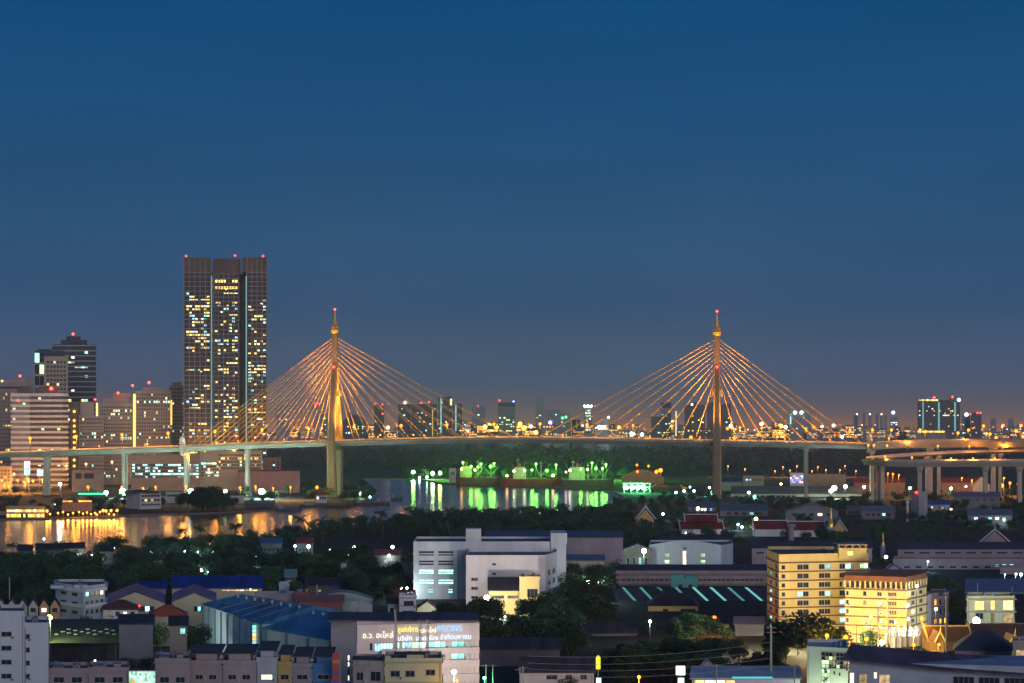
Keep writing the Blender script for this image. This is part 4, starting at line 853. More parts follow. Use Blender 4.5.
building('white windowless factory wing in front of the five storey factory', 'factory', 'factory_wing', [(466, 735), (484, 735), (545.5, 735), (557, 757)], 559, 20, mat((.72, .68, .72), .8, .2, .12, streak=True), vis=602, parapet=1.6,
         wins=[(1, .3, .65, 577.5, 581, 1, 1, 1, .8, 0, 'n'), (1, .3, .65, 586.5, 590, 1, 1, 1, .8, 0, 'n'), (1, .3, .65, 596, 599, 1, 1, 1, .8, 0, 'n'), (2, .13, .2, 563, 565.5, 1, 1, .8, .8, 0, 'n'), (2, .13, .2, 572.5, 575, 1, 1, .8, .8, 0, 'n'), (2, .13, .2, 582, 584.5, 1, 1, .8, .8, 0, 'n'), (3, .1, .9, 569, 598, 2, 3, .5, .5, 0, 'n')],
         plants=[(.02, .15, 557, -.2, 8)])
t, _ = building('low cream annex with a lit porch front beside the glaring white lamp', 'annex', 'annex', [(489, 712), (519, 712)], 591, 12, CREAM, roof='shed', rise=4.5, roofm=DROOF, vis=602, wins=[(1, .1, .5, 595.5, 598.5, 1, 1, 1, .9, 0, 'n'), (1, .62, .98, 595.5, 598.5, 1, 1, 1, .9, .9, 'd')])
building('square cream gatehouse with one dark window beside the low annex', 'gatehouse', 'gatehouse', [(519.5, 708), (540, 708)], 579, 10, CREAM, vis=602, wins=[(1, .38, .88, 589, 597, 1, 1, 1, 1, 0, 'n')])
building('long low dark shed roof behind the white factory', 'shed', 'factory_shed', [(485, 900), (623, 900)], 538, 30, PURP, roof='shed', rise=2, roofm=mat((.12, .13, .2), .7), vis=548)
building('low grey roofed canteen just right of the white factory', 'shed', 'factory_shed', [(566, 860), (604, 860)], 561, 16, YEW, roof='shed', rise=2, roofm=mat((.2, .22, .28), .7), vis=569)
building('white town house with red brown balconies beside the factory trees', 'house', 'town_house', [(399, 690), (416, 690)], 597.5, 9, WH, bands=3, bandm=REDBR, roof='flat', vis=620, wins=[(1, .3, .85, 601, 606, 1, 1, 1, 1, 0, 'n'), (1, .2, .9, 611, 617, 1, 1, 1, 1, 0, 'n')])
building('narrow grey town house with a dark roof left of the white one', 'house', 'town_house', [(388, 700), (398.5, 700)], 604, 9, mat((.5, .5, .52), .8), roof='gable_x', rise=3, roofm=DROOF, vis=620, wins=[(1, .2, .8, 608, 613, 1, 1, 1, 1, 0, 'n')])
building('pale green gabled house with a dark roof right of the white town house', 'house', 'gabled_house', [(417, 705), (437, 705)], 609, 10, mat((.5, .55, .42), .8), roof='gable_y', rise=3, roofm=DROOF, vis=618)
building('red roofed house peeping over the white town house', 'house', 'gabled_house', [(395, 730), (414, 730)], 597, 9, mat((.4, .4, .4), .8), roof='gable_x', rise=2.2, roofm=REDR, vis=598)

# blue roofed warehouses with a bent street front
def blue_shed(label, e0, e1, r0, r1, he, hr, nrib, stripe, vents, groupless=None):
    P0, P1 = [at(px, (H - he) * F / (py - HY)) for px, py in (e0, e1)]
    R0, R1 = [at(px, (H - hr) * F / (py - HY)) for px, py in (r0, r1)]
    o = Vector((P1.x, P1.y, 0)); t = empty('warehouse', o, label, 'warehouse')
    P0, P1, R0, R1 = P0 - o, P1 - o, R0 - o, R1 - o
    B0, B1 = R0 + (R0 - P0), R1 + (R1 - P1)
    z = lambda p, h: (p.x, p.y, h)
    MB().loft([[z(P0, -.5), z(P0, he - .05), z(R0, hr - .05), z(B0, he - .05), z(B0, -.5)], [z(P1, -.5), z(P1, he - .05), z(R1, hr - .05), z(B1, he - .05), z(B1, -.5)]]).build('wall', [mat((.58, .68, .74), .6, .25, .15, streak=True)], t)
    s = (P1 - P0).normalized(); inw = ((R0 - P0) + (R1 - P1)).normalized()
    a = .5
    rf = MB().loft([[z(P0 - s * a - inw * a, he), z(P0 - s * a - inw * a, he + .25), z(R0 - s * a, hr + .3), z(B0 - s * a, he + .25), z(B0 - s * a, he)], [z(P1 + s * a - inw * a, he), z(P1 + s * a - inw * a, he + .25), z(R1 + s * a, hr + .3), z(B1 + s * a, he + .25), z(B1 + s * a, he)]]).build('roof', [BLROOF], t)
    nv = Vector((s.y, -s.x, 0))
    if nv.dot(inw) > 0: nv = -nv
    for k in range(nrib + 1):
        p = P0.lerp(P1, (k + .15) / (nrib + .3))
        q = [p - s * .3 + nv * .02, p + s * .3 + nv * .02, p + s * .3 + nv * .5, p - s * .3 + nv * .5]
        b = MB(); b.loft([[z(v, -.4) for v in q], [z(v, he - .3) for v in q]]); b.build('pilaster', [mat((.10, .26, .33), .6)], t)
    for u in stripe:                               # translucent roof sheets
        p, r_ = P0.lerp(P1, u), R0.lerp(R1, u); w = s * .45
        MB().loft([[z(p - w, he + .27), z(p + w, he + .27), z(p + w, he + .37), z(p - w, he + .37)], [z(r_ - w, hr + .32), z(r_ + w, hr + .32), z(r_ + w, hr + .42), z(r_ - w, hr + .42)]]).build('roof_sheet', [mat((.30, .32, .30), .5)], rf)
    for k in range(vents):
        u = (k + .5) / vents; p = P0.lerp(P1, u).lerp(R0.lerp(R1, u), .82); hh = he + (hr - he) * .82
        MB().lathe((p.x, p.y, hh), [(.3, 0), (.3, .4), (.5, .5), (.58, .8), (.4, 1.1), (.08, 1.25)], 8).build('roof_vent', [mat((.6, .6, .62), .4, .2, 1, metal=.4)], rf)
    return t, P0, P1, nv
t, P0, P1, nv = blue_shed('tall blue roofed warehouse with pale ribbed walls and a row of roof vents', (203, 604.5), (262.5, 624.5), (241, 595), (313, 606.5), 13.5, 17.5, 9, (.3, .5, .66, .84), 8)
q = P0.lerp(P1, .9) + nv * .6                      # tall vertical neon sign on its street wall
for k, c_ in enumerate(((.2, 1, .6), (.3, .8, 1), (1, .8, .2), (1, .5, .2), (.2, .7, 1), (.2, .4, 1))):
    MB().box(q.x - .5, q.x + .5, q.y - .2, q.y + .2, 11.6 - k * 1.25, 12.6 - k * 1.25).build('neon_letter', [emit(c_, 1.6)], t)
blue_shed('lower blue roofed warehouse adjoining the white shop with lettering', (263.5, 628.5), (334, 641), (318, 611), (377, 619), 13.0, 17.0, 3, (), 6)
GUARD += [(203, 337, 596, 665, 560, None, 0)]
building('low grey yard wall house behind the blue warehouses', 'house', 'yard_house', [(255, 690), (296, 690)], 596, 10, mat((.4, .36, .38), .8), vis=606, wins=[(1, .2, .4, 598.5, 601, 1, 1, .8, .8, 0, 'n')])
building('red brown boxy house with a green window behind the blue roofs', 'house', 'yard_house', [(295, 680), (308.5, 680)], 595, 10, REDBR, vis=606, wins=[(1, .2, .7, 597.5, 600, 1, 1, .8, .8, 0, 'g')])
building('long red brown shed end behind the lower blue roof', 'shed', 'yard_shed', [(298, 640), (343, 640)], 603.5, 14, REDBR, roof='gable_x', rise=2.2, roofm=mat((.36, .14, .12), .8), vis=616)
building('long grey green barrel vaulted shed behind the blue warehouses', 'shed', 'barrel_shed', [(310, 720), (372, 720)], 600.5, 12, mat((.25, .36, .35), .7), roof='arch', rise=3, roofm=mat((.2, .27, .28), .6), vis=608)
building('small white pump house with a blue side behind the barrel shed', 'house', 'pump_house', [(279, 800), (289.5, 800)], 585, 7, mat((.6, .68, .8), .8), vis=591, lamps=[(287.5, 591, (.4, .7, 1), 1.2, 8)])
building('pale grey stair house rising right of the lower blue roof', 'house', 'stair_house', [(358, 600), (372.5, 600)], 607, 8, mat((.45, .44, .5), .8), vis=622)

# white shop with lit lettering
d = 490
chain = [(331, 497), (357, 487), (479, 492)]
t, (ox, oy, hh, foot) = building('white shop with glowing yellow white and blue lettering over a lit showroom', 'shop', 'sign_shop', chain, 621.5, 10, mat((.72, .62, .60), .8, .15, .15, streak=True), roof='shed', rise=.5, roofm=mat((.09, .08, .12), .85, .3, .2, ribs=.5), over=.1, vis=683,
         wins=[(2, .105, .125, 643.5, 650.5, 1, 1, .9, 1, 0, 'c'), (2, .14, .29, 644, 652, 3, 1, .92, .95, .95, 'cb'), (2, .33, .56, 643, 649, 4, 1, .92, .95, .95, 'cbg'), (2, .58, .73, 643, 648.5, 3, 1, .92, .95, .95, 'cn'), (2, .77, .93, 643, 648.5, 3, 1, .92, .95, .95, 'cg'), (2, .5, .73, 655.5, 660.5, 4, 1, .92, .95, .6, 'cb'), (2, .77, .93, 655.5, 660.5, 3, 1, .92, .95, .95, 'cb'),
               (1, .66, .72, 656, 683, 1, 4, .9, .7, .5, 'n')])
for px in (401, 447, 468):
    p = at(px, 487 + 5 * (px - 357) / 122) - Vector((ox, oy, 0)); MB().box(p.x - .5, p.x + .5, p.y - .5, p.y + .3, 2, Z(642, 489)).build('column', [mat((.7, .6, .55), .7)], t)
for ya, yb in ((624, 641.5), (648.5, 654.5), (661, 668), (675, 683)):
    b = MB(); A, B = (Vector(foot[1]), Vector(foot[2])) ; dv = (B - A).normalized(); nv = Vector((dv.y, -dv.x))
    u0 = 0 if ya < 630 else .2
    q = [A + (B - A) * u0 + nv * .9, B + nv * .9, B - nv * .02 + nv * .1, A + (B - A) * u0 + nv * .1]
    b.prism([(v.x, v.y) for v in q], Z(yb, 488), Z(ya, 488)); b.build('fascia', [mat((.72, .62, .60), .8, .15, .15, streak=True)], t)
A = Vector(foot[1]); B = Vector(foot[2]); LX = lambda px: A.x + (B.x - A.x) * (px - 357) / 122
slope = (B.y - A.y) / (B.x - A.x)
YL = lambda px: A.y + (B.y - A.y) * (px - 357) / 122 - 1.02
for body, x0, x1, y0, y1, c_ in (('อ.ว. อะไหล่', 363, 393, 638, 630.5, (1, .92, .75)), ('ศูนย์บริการ', 398, 418, 634, 626, (1, .9, .15)), ('และอะไหล่', 420, 436, 633.5, 627, (1, .95, .7)), ('ครบวงจร', 437, 462, 632.5, 625.5, (.25, .6, 1)), ('บริษัท', 398, 412, 641, 635, (.85, .95, 1)), ('มอเตอร์ไทย', 416, 438, 641, 635, (.8, .92, 1)), ('จำกัดมหาชน', 440, 471, 640.5, 634, (.6, .8, 1))):
    sign_text(body, LX(x0), LX(x1), Z(y0 - .5, 488), Z(y1 + .4, 488), YL(x0), emit(c_, 1.5), t, slope=slope)
# old yellow building and neighbours, bottom
building('old yellow building with roof huts in front of the lettered shop', 'building', 'old_building', [(385, 455), (442, 455)], 662, 14, YEW, bands=3, bandm=mat((.4, .38, .27), .8), bt=.3, wins=[(1, .1, .26, 671, 676.5, 1, 1, .95, 1, 0, 'n'), (1, .36, .52, 671, 676.5, 1, 1, .95, 1, 0, 'n'), (1, .72, .88, 670, 675, 1, 1, .95, 1, 0, 'n')], plants=[(.0, .1, 656, .2, 4), (.38, .68, 655, .5, 5)])
MB().box(-5, 3, -.4, 4.4, Z(655, 455) + .15, Z(654, 455)).build('hut_roof', [DROOF], bpy.data.objects['old_building'])
building('stained beige building with barred windows left of the old yellow one', 'building', 'old_building', [(353, 458), (384.5, 456)], 664, 12, mat((.42, .36, .34), .85, .4, .2, streak=True), bands=3, bt=.3, wins=[(1, .1, .35, 672, 680, 1, 1, .8, 1, 0, 'n'), (1, .55, .9, 671, 680, 1, 1, .9, 1, 0, 'n')], plants=[(.0, .95, 660, 4, 6, DROOF)])
# row of shop houses, bottom left
cols = [(mat((.33, .27, .28), .85, .3, .2, streak=True), 190, 222, 664, 'mauve row house with a blue awning window at the bottom', 'n', 0), (mat((.36, .31, .32), .85, .3, .2, streak=True), 222.5, 256, 664, 'pale row house with one brightly lit cyan window', 'c', 1), (mat((.40, .43, .50), .85, .3, .2, streak=True), 256.5, 277, 661, 'bluish white row house with a small green lit window', 'g', 1),
        (mat((.46, .33, .12), .85, .3, .2, streak=True), 277.5, 292, 665, 'yellow row house between the bluish and the grey one', 'n', 0), (mat((.28, .27, .32), .85, .3, .2, streak=True), 292.5, 312, 667, 'grey row house left of the bright blue one', 'n', 0), (mat((.06, .19, .40), .8, .3, .2, streak=True), 312.5, 334, 667, 'bright blue row house beside the red striped sign', 'n', 0)]
for m, x0, x1, yt, lab, kk, lit in cols:
    nw = 2 if x1 - x0 > 28 else 1
    t, _ = building(lab, 'row house', 'row_house', [(x0, 470), (x1, 470)], yt, 12, m, bands=2, bt=.25, group=None, roof='flat', roofm=mat((.1, .1, .1), .9), wins=[(1, .08, .92, 674.5, 679.5, nw, 1, .62 if nw == 1 else .55, .95, .5 if lit and nw > 1 else lit, kk)])
    w = (x1 - x0) / F * 470
    b = MB(); b.box(-w * .35, w * .3, 2, 9, _[2] + .2, _[2] + 2.4); b = b.build('roof_hut', [m], t)
    MB().loft([[(-w * .5, 1.2, _[2] + 2.5), (-w * .5, 9.5, _[2] + 4.0), (-w * .5, 9.5, _[2] + 4.15), (-w * .5, 1.2, _[2] + 2.65)], [(w * .45, 1.2, _[2] + 2.5), (w * .45, 9.5, _[2] + 4.0), (w * .45, 9.5, _[2] + 4.15), (w * .45, 1.2, _[2] + 2.65)]]).build('hut_roof', [mat((.06, .07, .08), .8, .4, .3)], b)
    b = MB().lathe((w * .4, 4, _[2] + .13), [(.6, 0), (.6, 1.5), (.45, 1.7), (.1, 1.75)], 10); b.build('water_tank', [mat((.35, .4, .5), .4)], t)
for x0, x1, yt, lab in ((48, 88, 672, 'pink terraced house just right of the white corner block'), (88.5, 129, 671, 'pink terraced house left of the lit picture billboard'), (155, 190, 662, 'taller pink house right of the lit picture billboard')):
    t, _ = building(lab, 'house', 'terraced_house', [(x0, 468), (x1, 468)], yt, 12, PNK, bands=2, bt=.3, wins=[(1, .05, .95, 677, 682.5, 2, 1, .55, 1, .0, 'g')], plants=[(.1, .4, yt - 4, 2, 5), (.62, .8, yt - 5.5, 3, 4)])
d = 466; t = empty('billboard', (X(142, d), d, 0), 'picture billboard glowing in green white blue and orange', 'billboard')
w = 13 / F * d; bz0, bz1 = Z(685, d), Z(671.5, d); rng = random.Random(5)
b = MB(); b.box(-w - .2, w + .2, .21, .6, bz0 - .3, bz1 + .3); b.tube((-w * .6, .4, 0), (-w * .6, .4, bz0), .2); b.tube((w * .6, .4, 0), (w * .6, .4, bz0), .2); b.build('frame', [STEEL], t)
b = MB(); pal = [(.5, 1, .6), (.8, 1, .9), (.3, .9, .9), (.2, .6, .3), (1, .6, .15), (.9, .95, 1)]
for i in range(13):
    for j in range(7):
        mi = rng.choice([0, 1, 1, 2, 3, 5]) if not (i in (0, 1, 2) and j < 3) else rng.choice([4, 3])
        b.box(-w + 2 * w * i / 13, -w + 2 * w * (i + 1) / 13, 0, .2, bz0 + (bz1 - bz0) * j / 7, bz0 + (bz1 - bz0) * (j + 1) / 7, mi)
b.build('picture', [emit(c_, 1.0, 0, False) for c_ in pal], t)
# white corner block at the left edge
building('white block at the bottom left corner with small dark square windows', 'building', 'corner_block', [(-30, 462), (24.5, 462)], 614.7, 16, WHB, vis=683, wins=[(1, .58, .76, 627, 683, 1, 4, 1, .32, 0, 'n'), (1, .1, .28, 627, 683, 1, 4, 1, .32, 0, 'n')])
building('lower wing of the white corner block with narrow slit windows', 'building', 'corner_block', [(24.6, 463), (48.5, 463)], 626.4, 15, WHB, vis=683, wins=[(1, .06, .22, 630, 683, 1, 4, .9, .35, 0, 'n')])
for px in (28, 34, 41, 47):
    d = 480; t = empty('gate_post', (X(px, d), d, 0), 'slim orange lit post standing behind the lower white wing', 'post', 'orange lit posts behind the white wing')
    MB().box(-.5, .5, -.5, .5, 0, Z(617, d)).build('shaft', [mat((.7, .45, .2), .8)], t); MB().box(-.7, .7, -.7, .7, Z(617, d) + .005, Z(616, d)).build('cap', [mat((.6, .5, .4), .8)], t)  # the orange light on the posts is put into their colour
for k in range(6):
    px = -4 + 10.8 * k
    building('small gabled town house with white trim in the row at the left edge', 'house', 'town_house', [(px, 640), (px + 9.6, 640)], 607, 10, mat((.55, .5, .48), .8) if k < 4 else mat((.65, .42, .2), .8), roof='gable_y', rise=2.6, roofm=DROOF, vis=614, group='gabled town houses at the left edge', wins=[(1, .25, .75, 608, 612, 1, 1, 1, 1, .4, 'cdn')])
lamp('street_lamp', 'yellow green street lamp beside the gabled town houses at the left edge', 'street lamp', 49.5, 617.5, 560, (.8, 1, .3), 2.6, 30, watts=9000)
# white balcony block
building('white four storey block with deep balconies and a pinkish side', 'building', 'balcony_block', [(55.5, 655), (83.5, 640), (105, 650)], 589, 14, WHB, bands=3, bandm=WH, bt=1.2, bd=.9, vis=618, wins=[(2, .05, .95, 590, 617, 4, 3, .6, .45, .3, 'dnc'), (1, .1, .9, 591, 618, 2, 3, .5, .3, .1, 'd')], plants=[(.1, .35, 586, 2, 5), (.55, .8, 585.5, 2, 5)])
building('low white house with a dark red hipped roof beside the balcony block', 'house', 'hipped_house', [(103, 625), (138, 625)], 610, 12, WH, roof='hip', rise=3, roofm=mat((.12, .05, .05), .8), vis=618, wins=[(1, .1, .95, 611.5, 616, 4, 1, .5, .9, .3, 'dn')], lamps=[(139, 606, RED, 1, 8)])
for x0, x1, yt, ri, lab in ((106, 165, 603.5, 4.4, 'cream gabled warehouse with a deep blue roof and dark eave band'), (172, 216, 602, 3.4, 'second cream gabled warehouse half hidden by the tall blue roof')):
    building(lab, 'warehouse', 'gabled_warehouse', [(x0, 660), (x1, 660)], yt, 34, YEW, roof='gable_y', rise=ri, roofm=DKBLUE, vis=617, wins=[(1, .5, .82, 606, 611.5, 4, 1, .85, .9, .15, 'cg')])
building('long low cream hall with a deep blue roof behind the gabled warehouses', 'hall', 'blue_hall', [(172, 730), (262, 730)], 588.5, 24, YEW, roof='gable_x', rise=4, roofm=DKBLUE, vis=597, wins=[(1, .55, .95, 589.5, 591, 8, 1, .9, .9, .8, 'ny')], lamps=[(250.5, 589, (.7, .9, 1), 1.6, 12)])
building('small deep blue roofed pavilion above the first cream warehouse', 'pavilion', 'blue_hall', [(138, 740), (166, 740)], 589, 14, PNK, roof='gable_x', rise=2.5, roofm=DKBLUE, vis=592)
building('house with a rust red hipped roof in front of the cream warehouses', 'house', 'hipped_house', [(150, 610), (186, 610)], 617, 12, PNK, roof='hip', rise=3.5, roofm=mat((.34, .08, .05), .8), vis=622)
t, _ = building('long dark roofed shed dotted with small skylights', 'shed', 'dark_shed', [(48, 570), (118, 560)], 640, 24, DROOF, roof='shed', rise=4, roofm=mat((.035, .04, .045), .8, .3, .2), vis=645)
for k in range(16):
    u, v = .08 + .055 * k, .35 + .3 * ((k * 7) % 5) / 5; w = (118 - 48) / F * 565
    MB().box(-w / 2 + w * u - .5, -w / 2 + w * u + .7, 24 * v, 24 * v + 1.2, _[2] + .4 + 4 * v, _[2] + .75 + 4 * v).build('skylight', [mat((.28, .31, .34), .5)], t)
building('plain grey wall shed right of the skylight roof', 'shed', 'grey_shed', [(119, 560), (153, 560)], 624.5, 12, mat((.2, .21, .24), .8), roof='shed', rise=2, roofm=DROOF, vis=636)
building('small beige house with a dark roof beside a tree and white lamps', 'house', 'gabled_house', [(170, 575), (187, 575)], 626, 10, BEIGE, roof='gable_x', rise=2.5, roofm=DROOF, vis=640, wins=[(1, .6, .9, 628, 634, 1, 1, .9, .9, .9, 'c')])
# houses in the dark belt
for x0, x1, yb, yt, rm, lab in ((18, 32, 561, 551, DROOF, 'dark roofed house by the near bank with a greenish lit front'), (36, 64, 562, 550, DROOF, 'wider dark roofed house by the near bank'), (65, 84, 562, 549, DROOF, 'dark gabled house between two near bank trees'), (100, 113, 564, 552, DROOF, 'low near bank house glowing cyan under its roof'), (261, 282, 554, 544, mat((.05, .12, .25), .6), 'small blue roofed house in the dark tree belt'), (297, 313, 554, 544, REDR, 'small red roofed house in the dark tree belt'),
                            (285, 296, 583, 577, mat((.2, .35, .33), .7), 'pale green tin roof among the trees behind the warehouses'), (306, 340, 594, 586, DROOF, 'long dark bungalow with pale yellow windows among the trees'), (375, 401, 565, 556, mat((.3, .1, .1), .7), 'red roofed house with a cyan lamp left of the white factory'), (622, 652, 572, 551, mat((.45, .5, .5), .7), 'white gabled workshop beside a bright green white lamp')):
    building(lab, 'house', 'small_house', [(x0, D(yb)), (x1, D(yb))], yt, 12, mat((.11, .12, .12), .8), roof='gable_x' if x0 != 622 else 'gable_y', rise=3, roofm=rm, vis=yb - 4, wins=[(1, .1, .9, yt + 3.5, yb - 2, 4, 1, .4, .6, .3, 'cgdd')])
building('mauve walled hall with small windows left of the arched white block', 'hall', 'mauve_hall', [(584, 985), (612, 985), (623, 990)], 536.5, 24, PURP, vis=562, roof='flat', wins=[(1, .3, .95, 548, 551, 4, 1, .6, .9, 0, 'n')])
# arched white block
t, _ = building('pale blue white block with an arched parapet and lit stair slot', 'building', 'arched_block', [(649, 930), (721, 930), (733, 945)], 547, 26, WHB, bands=3, bt=.3, bd=.15, vis=568, wins=[(1, .22, .28, 552, 565, 1, 2, 1, .5, 1, 'g'), (1, .72, .78, 552, 565, 1, 2, 1, .5, 1, 'g'), (1, .47, .515, 551, 567, 1, 1, 1, 1, 1, 'n'), (1, .48, .52, 545.5, 549, 1, 1, 1, 1, 0, 'n'), (3, .1, .9, 550, 568, 3, 2, .6, .45, .8, 'cn')])
w = 72 / F * 930; oxx = X(649, 930) - t.location.x
b = MB(); b.loft([[(oxx + w * k / 14, y, _[2] + 1.02 + 2.2 * math.sin(math.pi * k / 14)) for k in range(15)] + [(oxx + w, y, _[2] + 1.0), (oxx, y, _[2] + 1.0)] for y in (.1, -.25)]); b.build('arched_parapet', [WHB], t)
building('taller rear wing behind the arched white block', 'building', 'rear_wing', [(660, 975), (733, 975)], 541.5, 20, PURP, roof='gable_x', rise=2, roofm=DROOF, vis=546)
# long gallery building with a teal box
t, _ = building('long three storey gallery building in dull pink with a dark roof edge', 'building', 'gallery_building', [(618.5, 840), (767, 840)], 570.5, 16, PNK, bands=3, bandm=mat((.44, .33, .33), .8), bt=1.5, bd=1.3, roof='shed', rise=1.6, roofm=DROOF, vis=588, wins=[(1, .02, .98, 576, 582, 30, 1, .6, .55, .0, 'n'), (1, .02, .98, 584, 590, 30, 1, .5, .5, .0, 'n')])
building('teal green box house with two dark windows before the gallery building', 'house', 'box_house', [(671, 800), (697.5, 800)], 580, 9, mat((.16, .52, .45), .8), vis=592, wins=[(1, .28, .42, 584.5, 588, 1, 1, 1, 1, 0, 'n'), (1, .66, .8, 584.5, 588, 1, 1, 1, 1, 0, 'n')], plants=[(.0, .5, 575, 1, 6), (.55, .98, 576, 3, 5)])
t, _ = building('wide dark purple roof crossed by pale translucent strips', 'shed', 'strip_roof_shed', [(612, 765), (770, 765)], 604, 26, mat((.2, .17, .2), .8), roof='shed', rise=4.6, roofm=mat((.06, .045, .08), .7, .3, .2, ribs=.5), vis=606)
for k in range(8):
    u = .13 + .115 * k; w = 158 / F * 765; xx = -w / 2 + w * u
    MB().loft([[(xx + 1.4, -.5, _[2] + .4), (xx + 2.6, -.5, _[2] + .4), (xx + 2.6, -.5, _[2] + .5), (xx + 1.4, -.5, _[2] + .5)], [(xx - 3, 26.5, _[2] + 4.6), (xx - 1.8, 26.5, _[2] + 4.6), (xx - 1.8, 26.5, _[2] + 4.75), (xx - 3, 26.5, _[2] + 4.75)]]).build('roof_sheet', [emit((.3, 1, .9), .28 + .3 * (k in (4, 5, 7)), 0, False)], t)  # cyan light of the strips is put in as the sheets' own glow
building('cream bungalow with a broad dark hipped roof below the striped roof', 'house', 'hipped_house', [(648, 725), (698, 725)], 606, 14, CREAM, roof='hip', rise=4.6, roofm=DROOF, vis=614, wins=[(1, .3, .4, 609, 613, 1, 1, 1, 1, 0, 'n'), (1, .65, .95, 609, 612.5, 1, 1, 1, 1, 0, 'n')])
building('dark barn roof lost among trees left of the orange street lamp', 'barn', 'barn', [(585, 640), (637, 640)], 634, 14, mat((.12, .11, .13), .8), roof='gable_x', rise=3, roofm=DROOF, vis=638)
# yellow apartment block and its wing
t, _ = building('yellow seven storey apartment block with dark red floor bands', 'apartment block', 'apartment_block', [(767, 655), (779, 632), (868.5, 640)], 557.7, 18, CREAM, bands=9, boff=1.6, bandm=BANDR, bt=.45, bd=.3, vis=630, parapet=1.2,
         wins=[(2, .03, .065, 562.9, 634.9, 1, 8, 1, .42, .25, 'yc'), (2, .2, .33, 562.9, 634.9, 2, 8, .86, .52, .2, 'cn'), (2, .44, .57, 562.9, 634.9, 2, 8, .86, .52, .2, 'cn'), (2, .67, .8, 562.9, 634.9, 2, 8, .86, .52, .4, 'cb'), (2, .9, .99, 563, 581, 2, 2, .9, .5, 1, 'gc'), (1, .7, .9, 562.9, 634.9, 1, 8, .8, .5, 0, 'n'), (1, .2, .5, 571.9, 634.9, 1, 7, .5, .3, .9, 'c')])
b = MB(); x0, x1 = X(840, 634) - t.location.x, X(868, 634) - t.location.x
MB().box(x0, x1, 4, 14, Z(559, 634), Z(548.5, 634)).build('stair_house', [CREAM], t)
for k in range(5): b.box(x0 + (x1 - x0) * k / 4 - .35 - .3 * (k == 4), x0 + (x1 - x0) * k / 4 + .35 - .3 * (k == 4), 4.1, 5, Z(548.5, 634) + .01, Z(545.6, 634))
b.build('pergola_post', [TERRA], t); MB().box(x0 - .3, x1 + .3, 3.8, 14.2, Z(545.6, 634) + .01, Z(544.8, 634)).build('pergola_roof', [mat((.5, .45, .4), .8)], t)
put('window', window_mesh(2, 1.5, 'y', True), t, ((x0 + x1) / 2 - 1, 4, Z(556, 634)))
t, _ = building('lower yellow apartment wing with a terracotta gallery on top', 'apartment block', 'apartment_wing', [(845, 622), (906.5, 615), (926.5, 632)], 590, 16, CREAM, bands=6, bandm=BANDR, bt=.4, bd=.3, roof=None, vis=636,
         wins=[(1, .02, .06, 590.3, 626.7, 1, 4, 1, .45, .2, 'n'), (1, .3, .35, 590.3, 626.7, 1, 4, 1, .45, .5, 'w'), (1, .53, .6, 590.3, 626.7, 2, 4, .85, .4, .3, 'c'), (1, .68, .84, 590.3, 626.7, 4, 4, .8, .4, .1, 'n'), (2, .1, .9, 590.3, 626.7, 2, 4, .35, .4, .3, 'cn'), (1, .3, .95, 626.5, 629.5, 8, 1, .8, .8, .9, 'no')])
ft = _[3]; h0 = _[2]; zt = Z(576.5, 618); zr = Z(581.5, 618)
MB().prism([(p[0], p[1]) for p in ft], h0 + .005, h0 + .35).build('terrace_floor', [mat((.5, .4, .25), .8)], t)
for (A, B, nn) in ((ft[0], ft[1], 12), (ft[1], ft[2], 7)):
    for k in range(nn + (B == ft[2])):
        u = k / nn; x, y = A[0] + (B[0] - A[0]) * u, A[1] + (B[1] - A[1]) * u
        MB().box(x - .28, x + .28, y + .1, y + .6, h0 + .36, zr - .01).build('column', [CREAM], t)
MB().prism([(p[0], p[1] + 5) if i in (0, 1, 2) else p for i, p in enumerate(ft)], h0 + .36, zr - .02).build('gallery_wall', [mat((.45, .38, .28), .8)], t)
for k in range(5): put('window', window_mesh(1.8, 1.6, 'g' if k < 4 else 'c', True), t, (ft[0][0] + 2.5 + 2.2 * k, ft[0][1] + 4.8 - .25 * k, h0 + .9))
MB().loft([[(p[0] * 1.03, p[1] * 1.03 - .4, zr) for p in ft], [(p[0] * 1.0, p[1] + .8, zt) for p in ft]]).build('gallery_roof', [TERRA], t)
building('pink brown corner house right of the yellow apartment wing', 'house', 'corner_house', [(931, 660), (948.5, 665)], 596, 12, PNK, bands=3, bandm=mat((.3, .12, .1), .8), bt=.3, vis=626, plants=[(.1, .6, 592, 2, 5, DROOF)], wins=[(1, .1, .95, 598, 626, 3, 3, .4, .6, .35, 'od')])
building('slim grey house wedged against the yellow apartment wing', 'house', 'corner_house', [(926.8, 655), (931, 655)], 597, 10, mat((.45, .42, .45), .8), vis=626)
building('low white roofed house with a gable behind the yellow apartments', 'house', 'gabled_house', [(881, 760), (906, 760)], 573.5, 10, mat((.35, .37, .45), .8), roof='gable_y', rise=3.5, roofm=DKBLUE, vis=576, wins=[(1, .25, .75, 574.5, 577, 2, 1, .5, .9, 0, 'n')])
building('low dark red roofed house touching the yellow tower', 'house', 'gabled_house', [(869, 740), (880, 740)], 572, 10, YEW, roof='shed', rise=2, roofm=mat((.14, .05, .06), .8), vis=577)
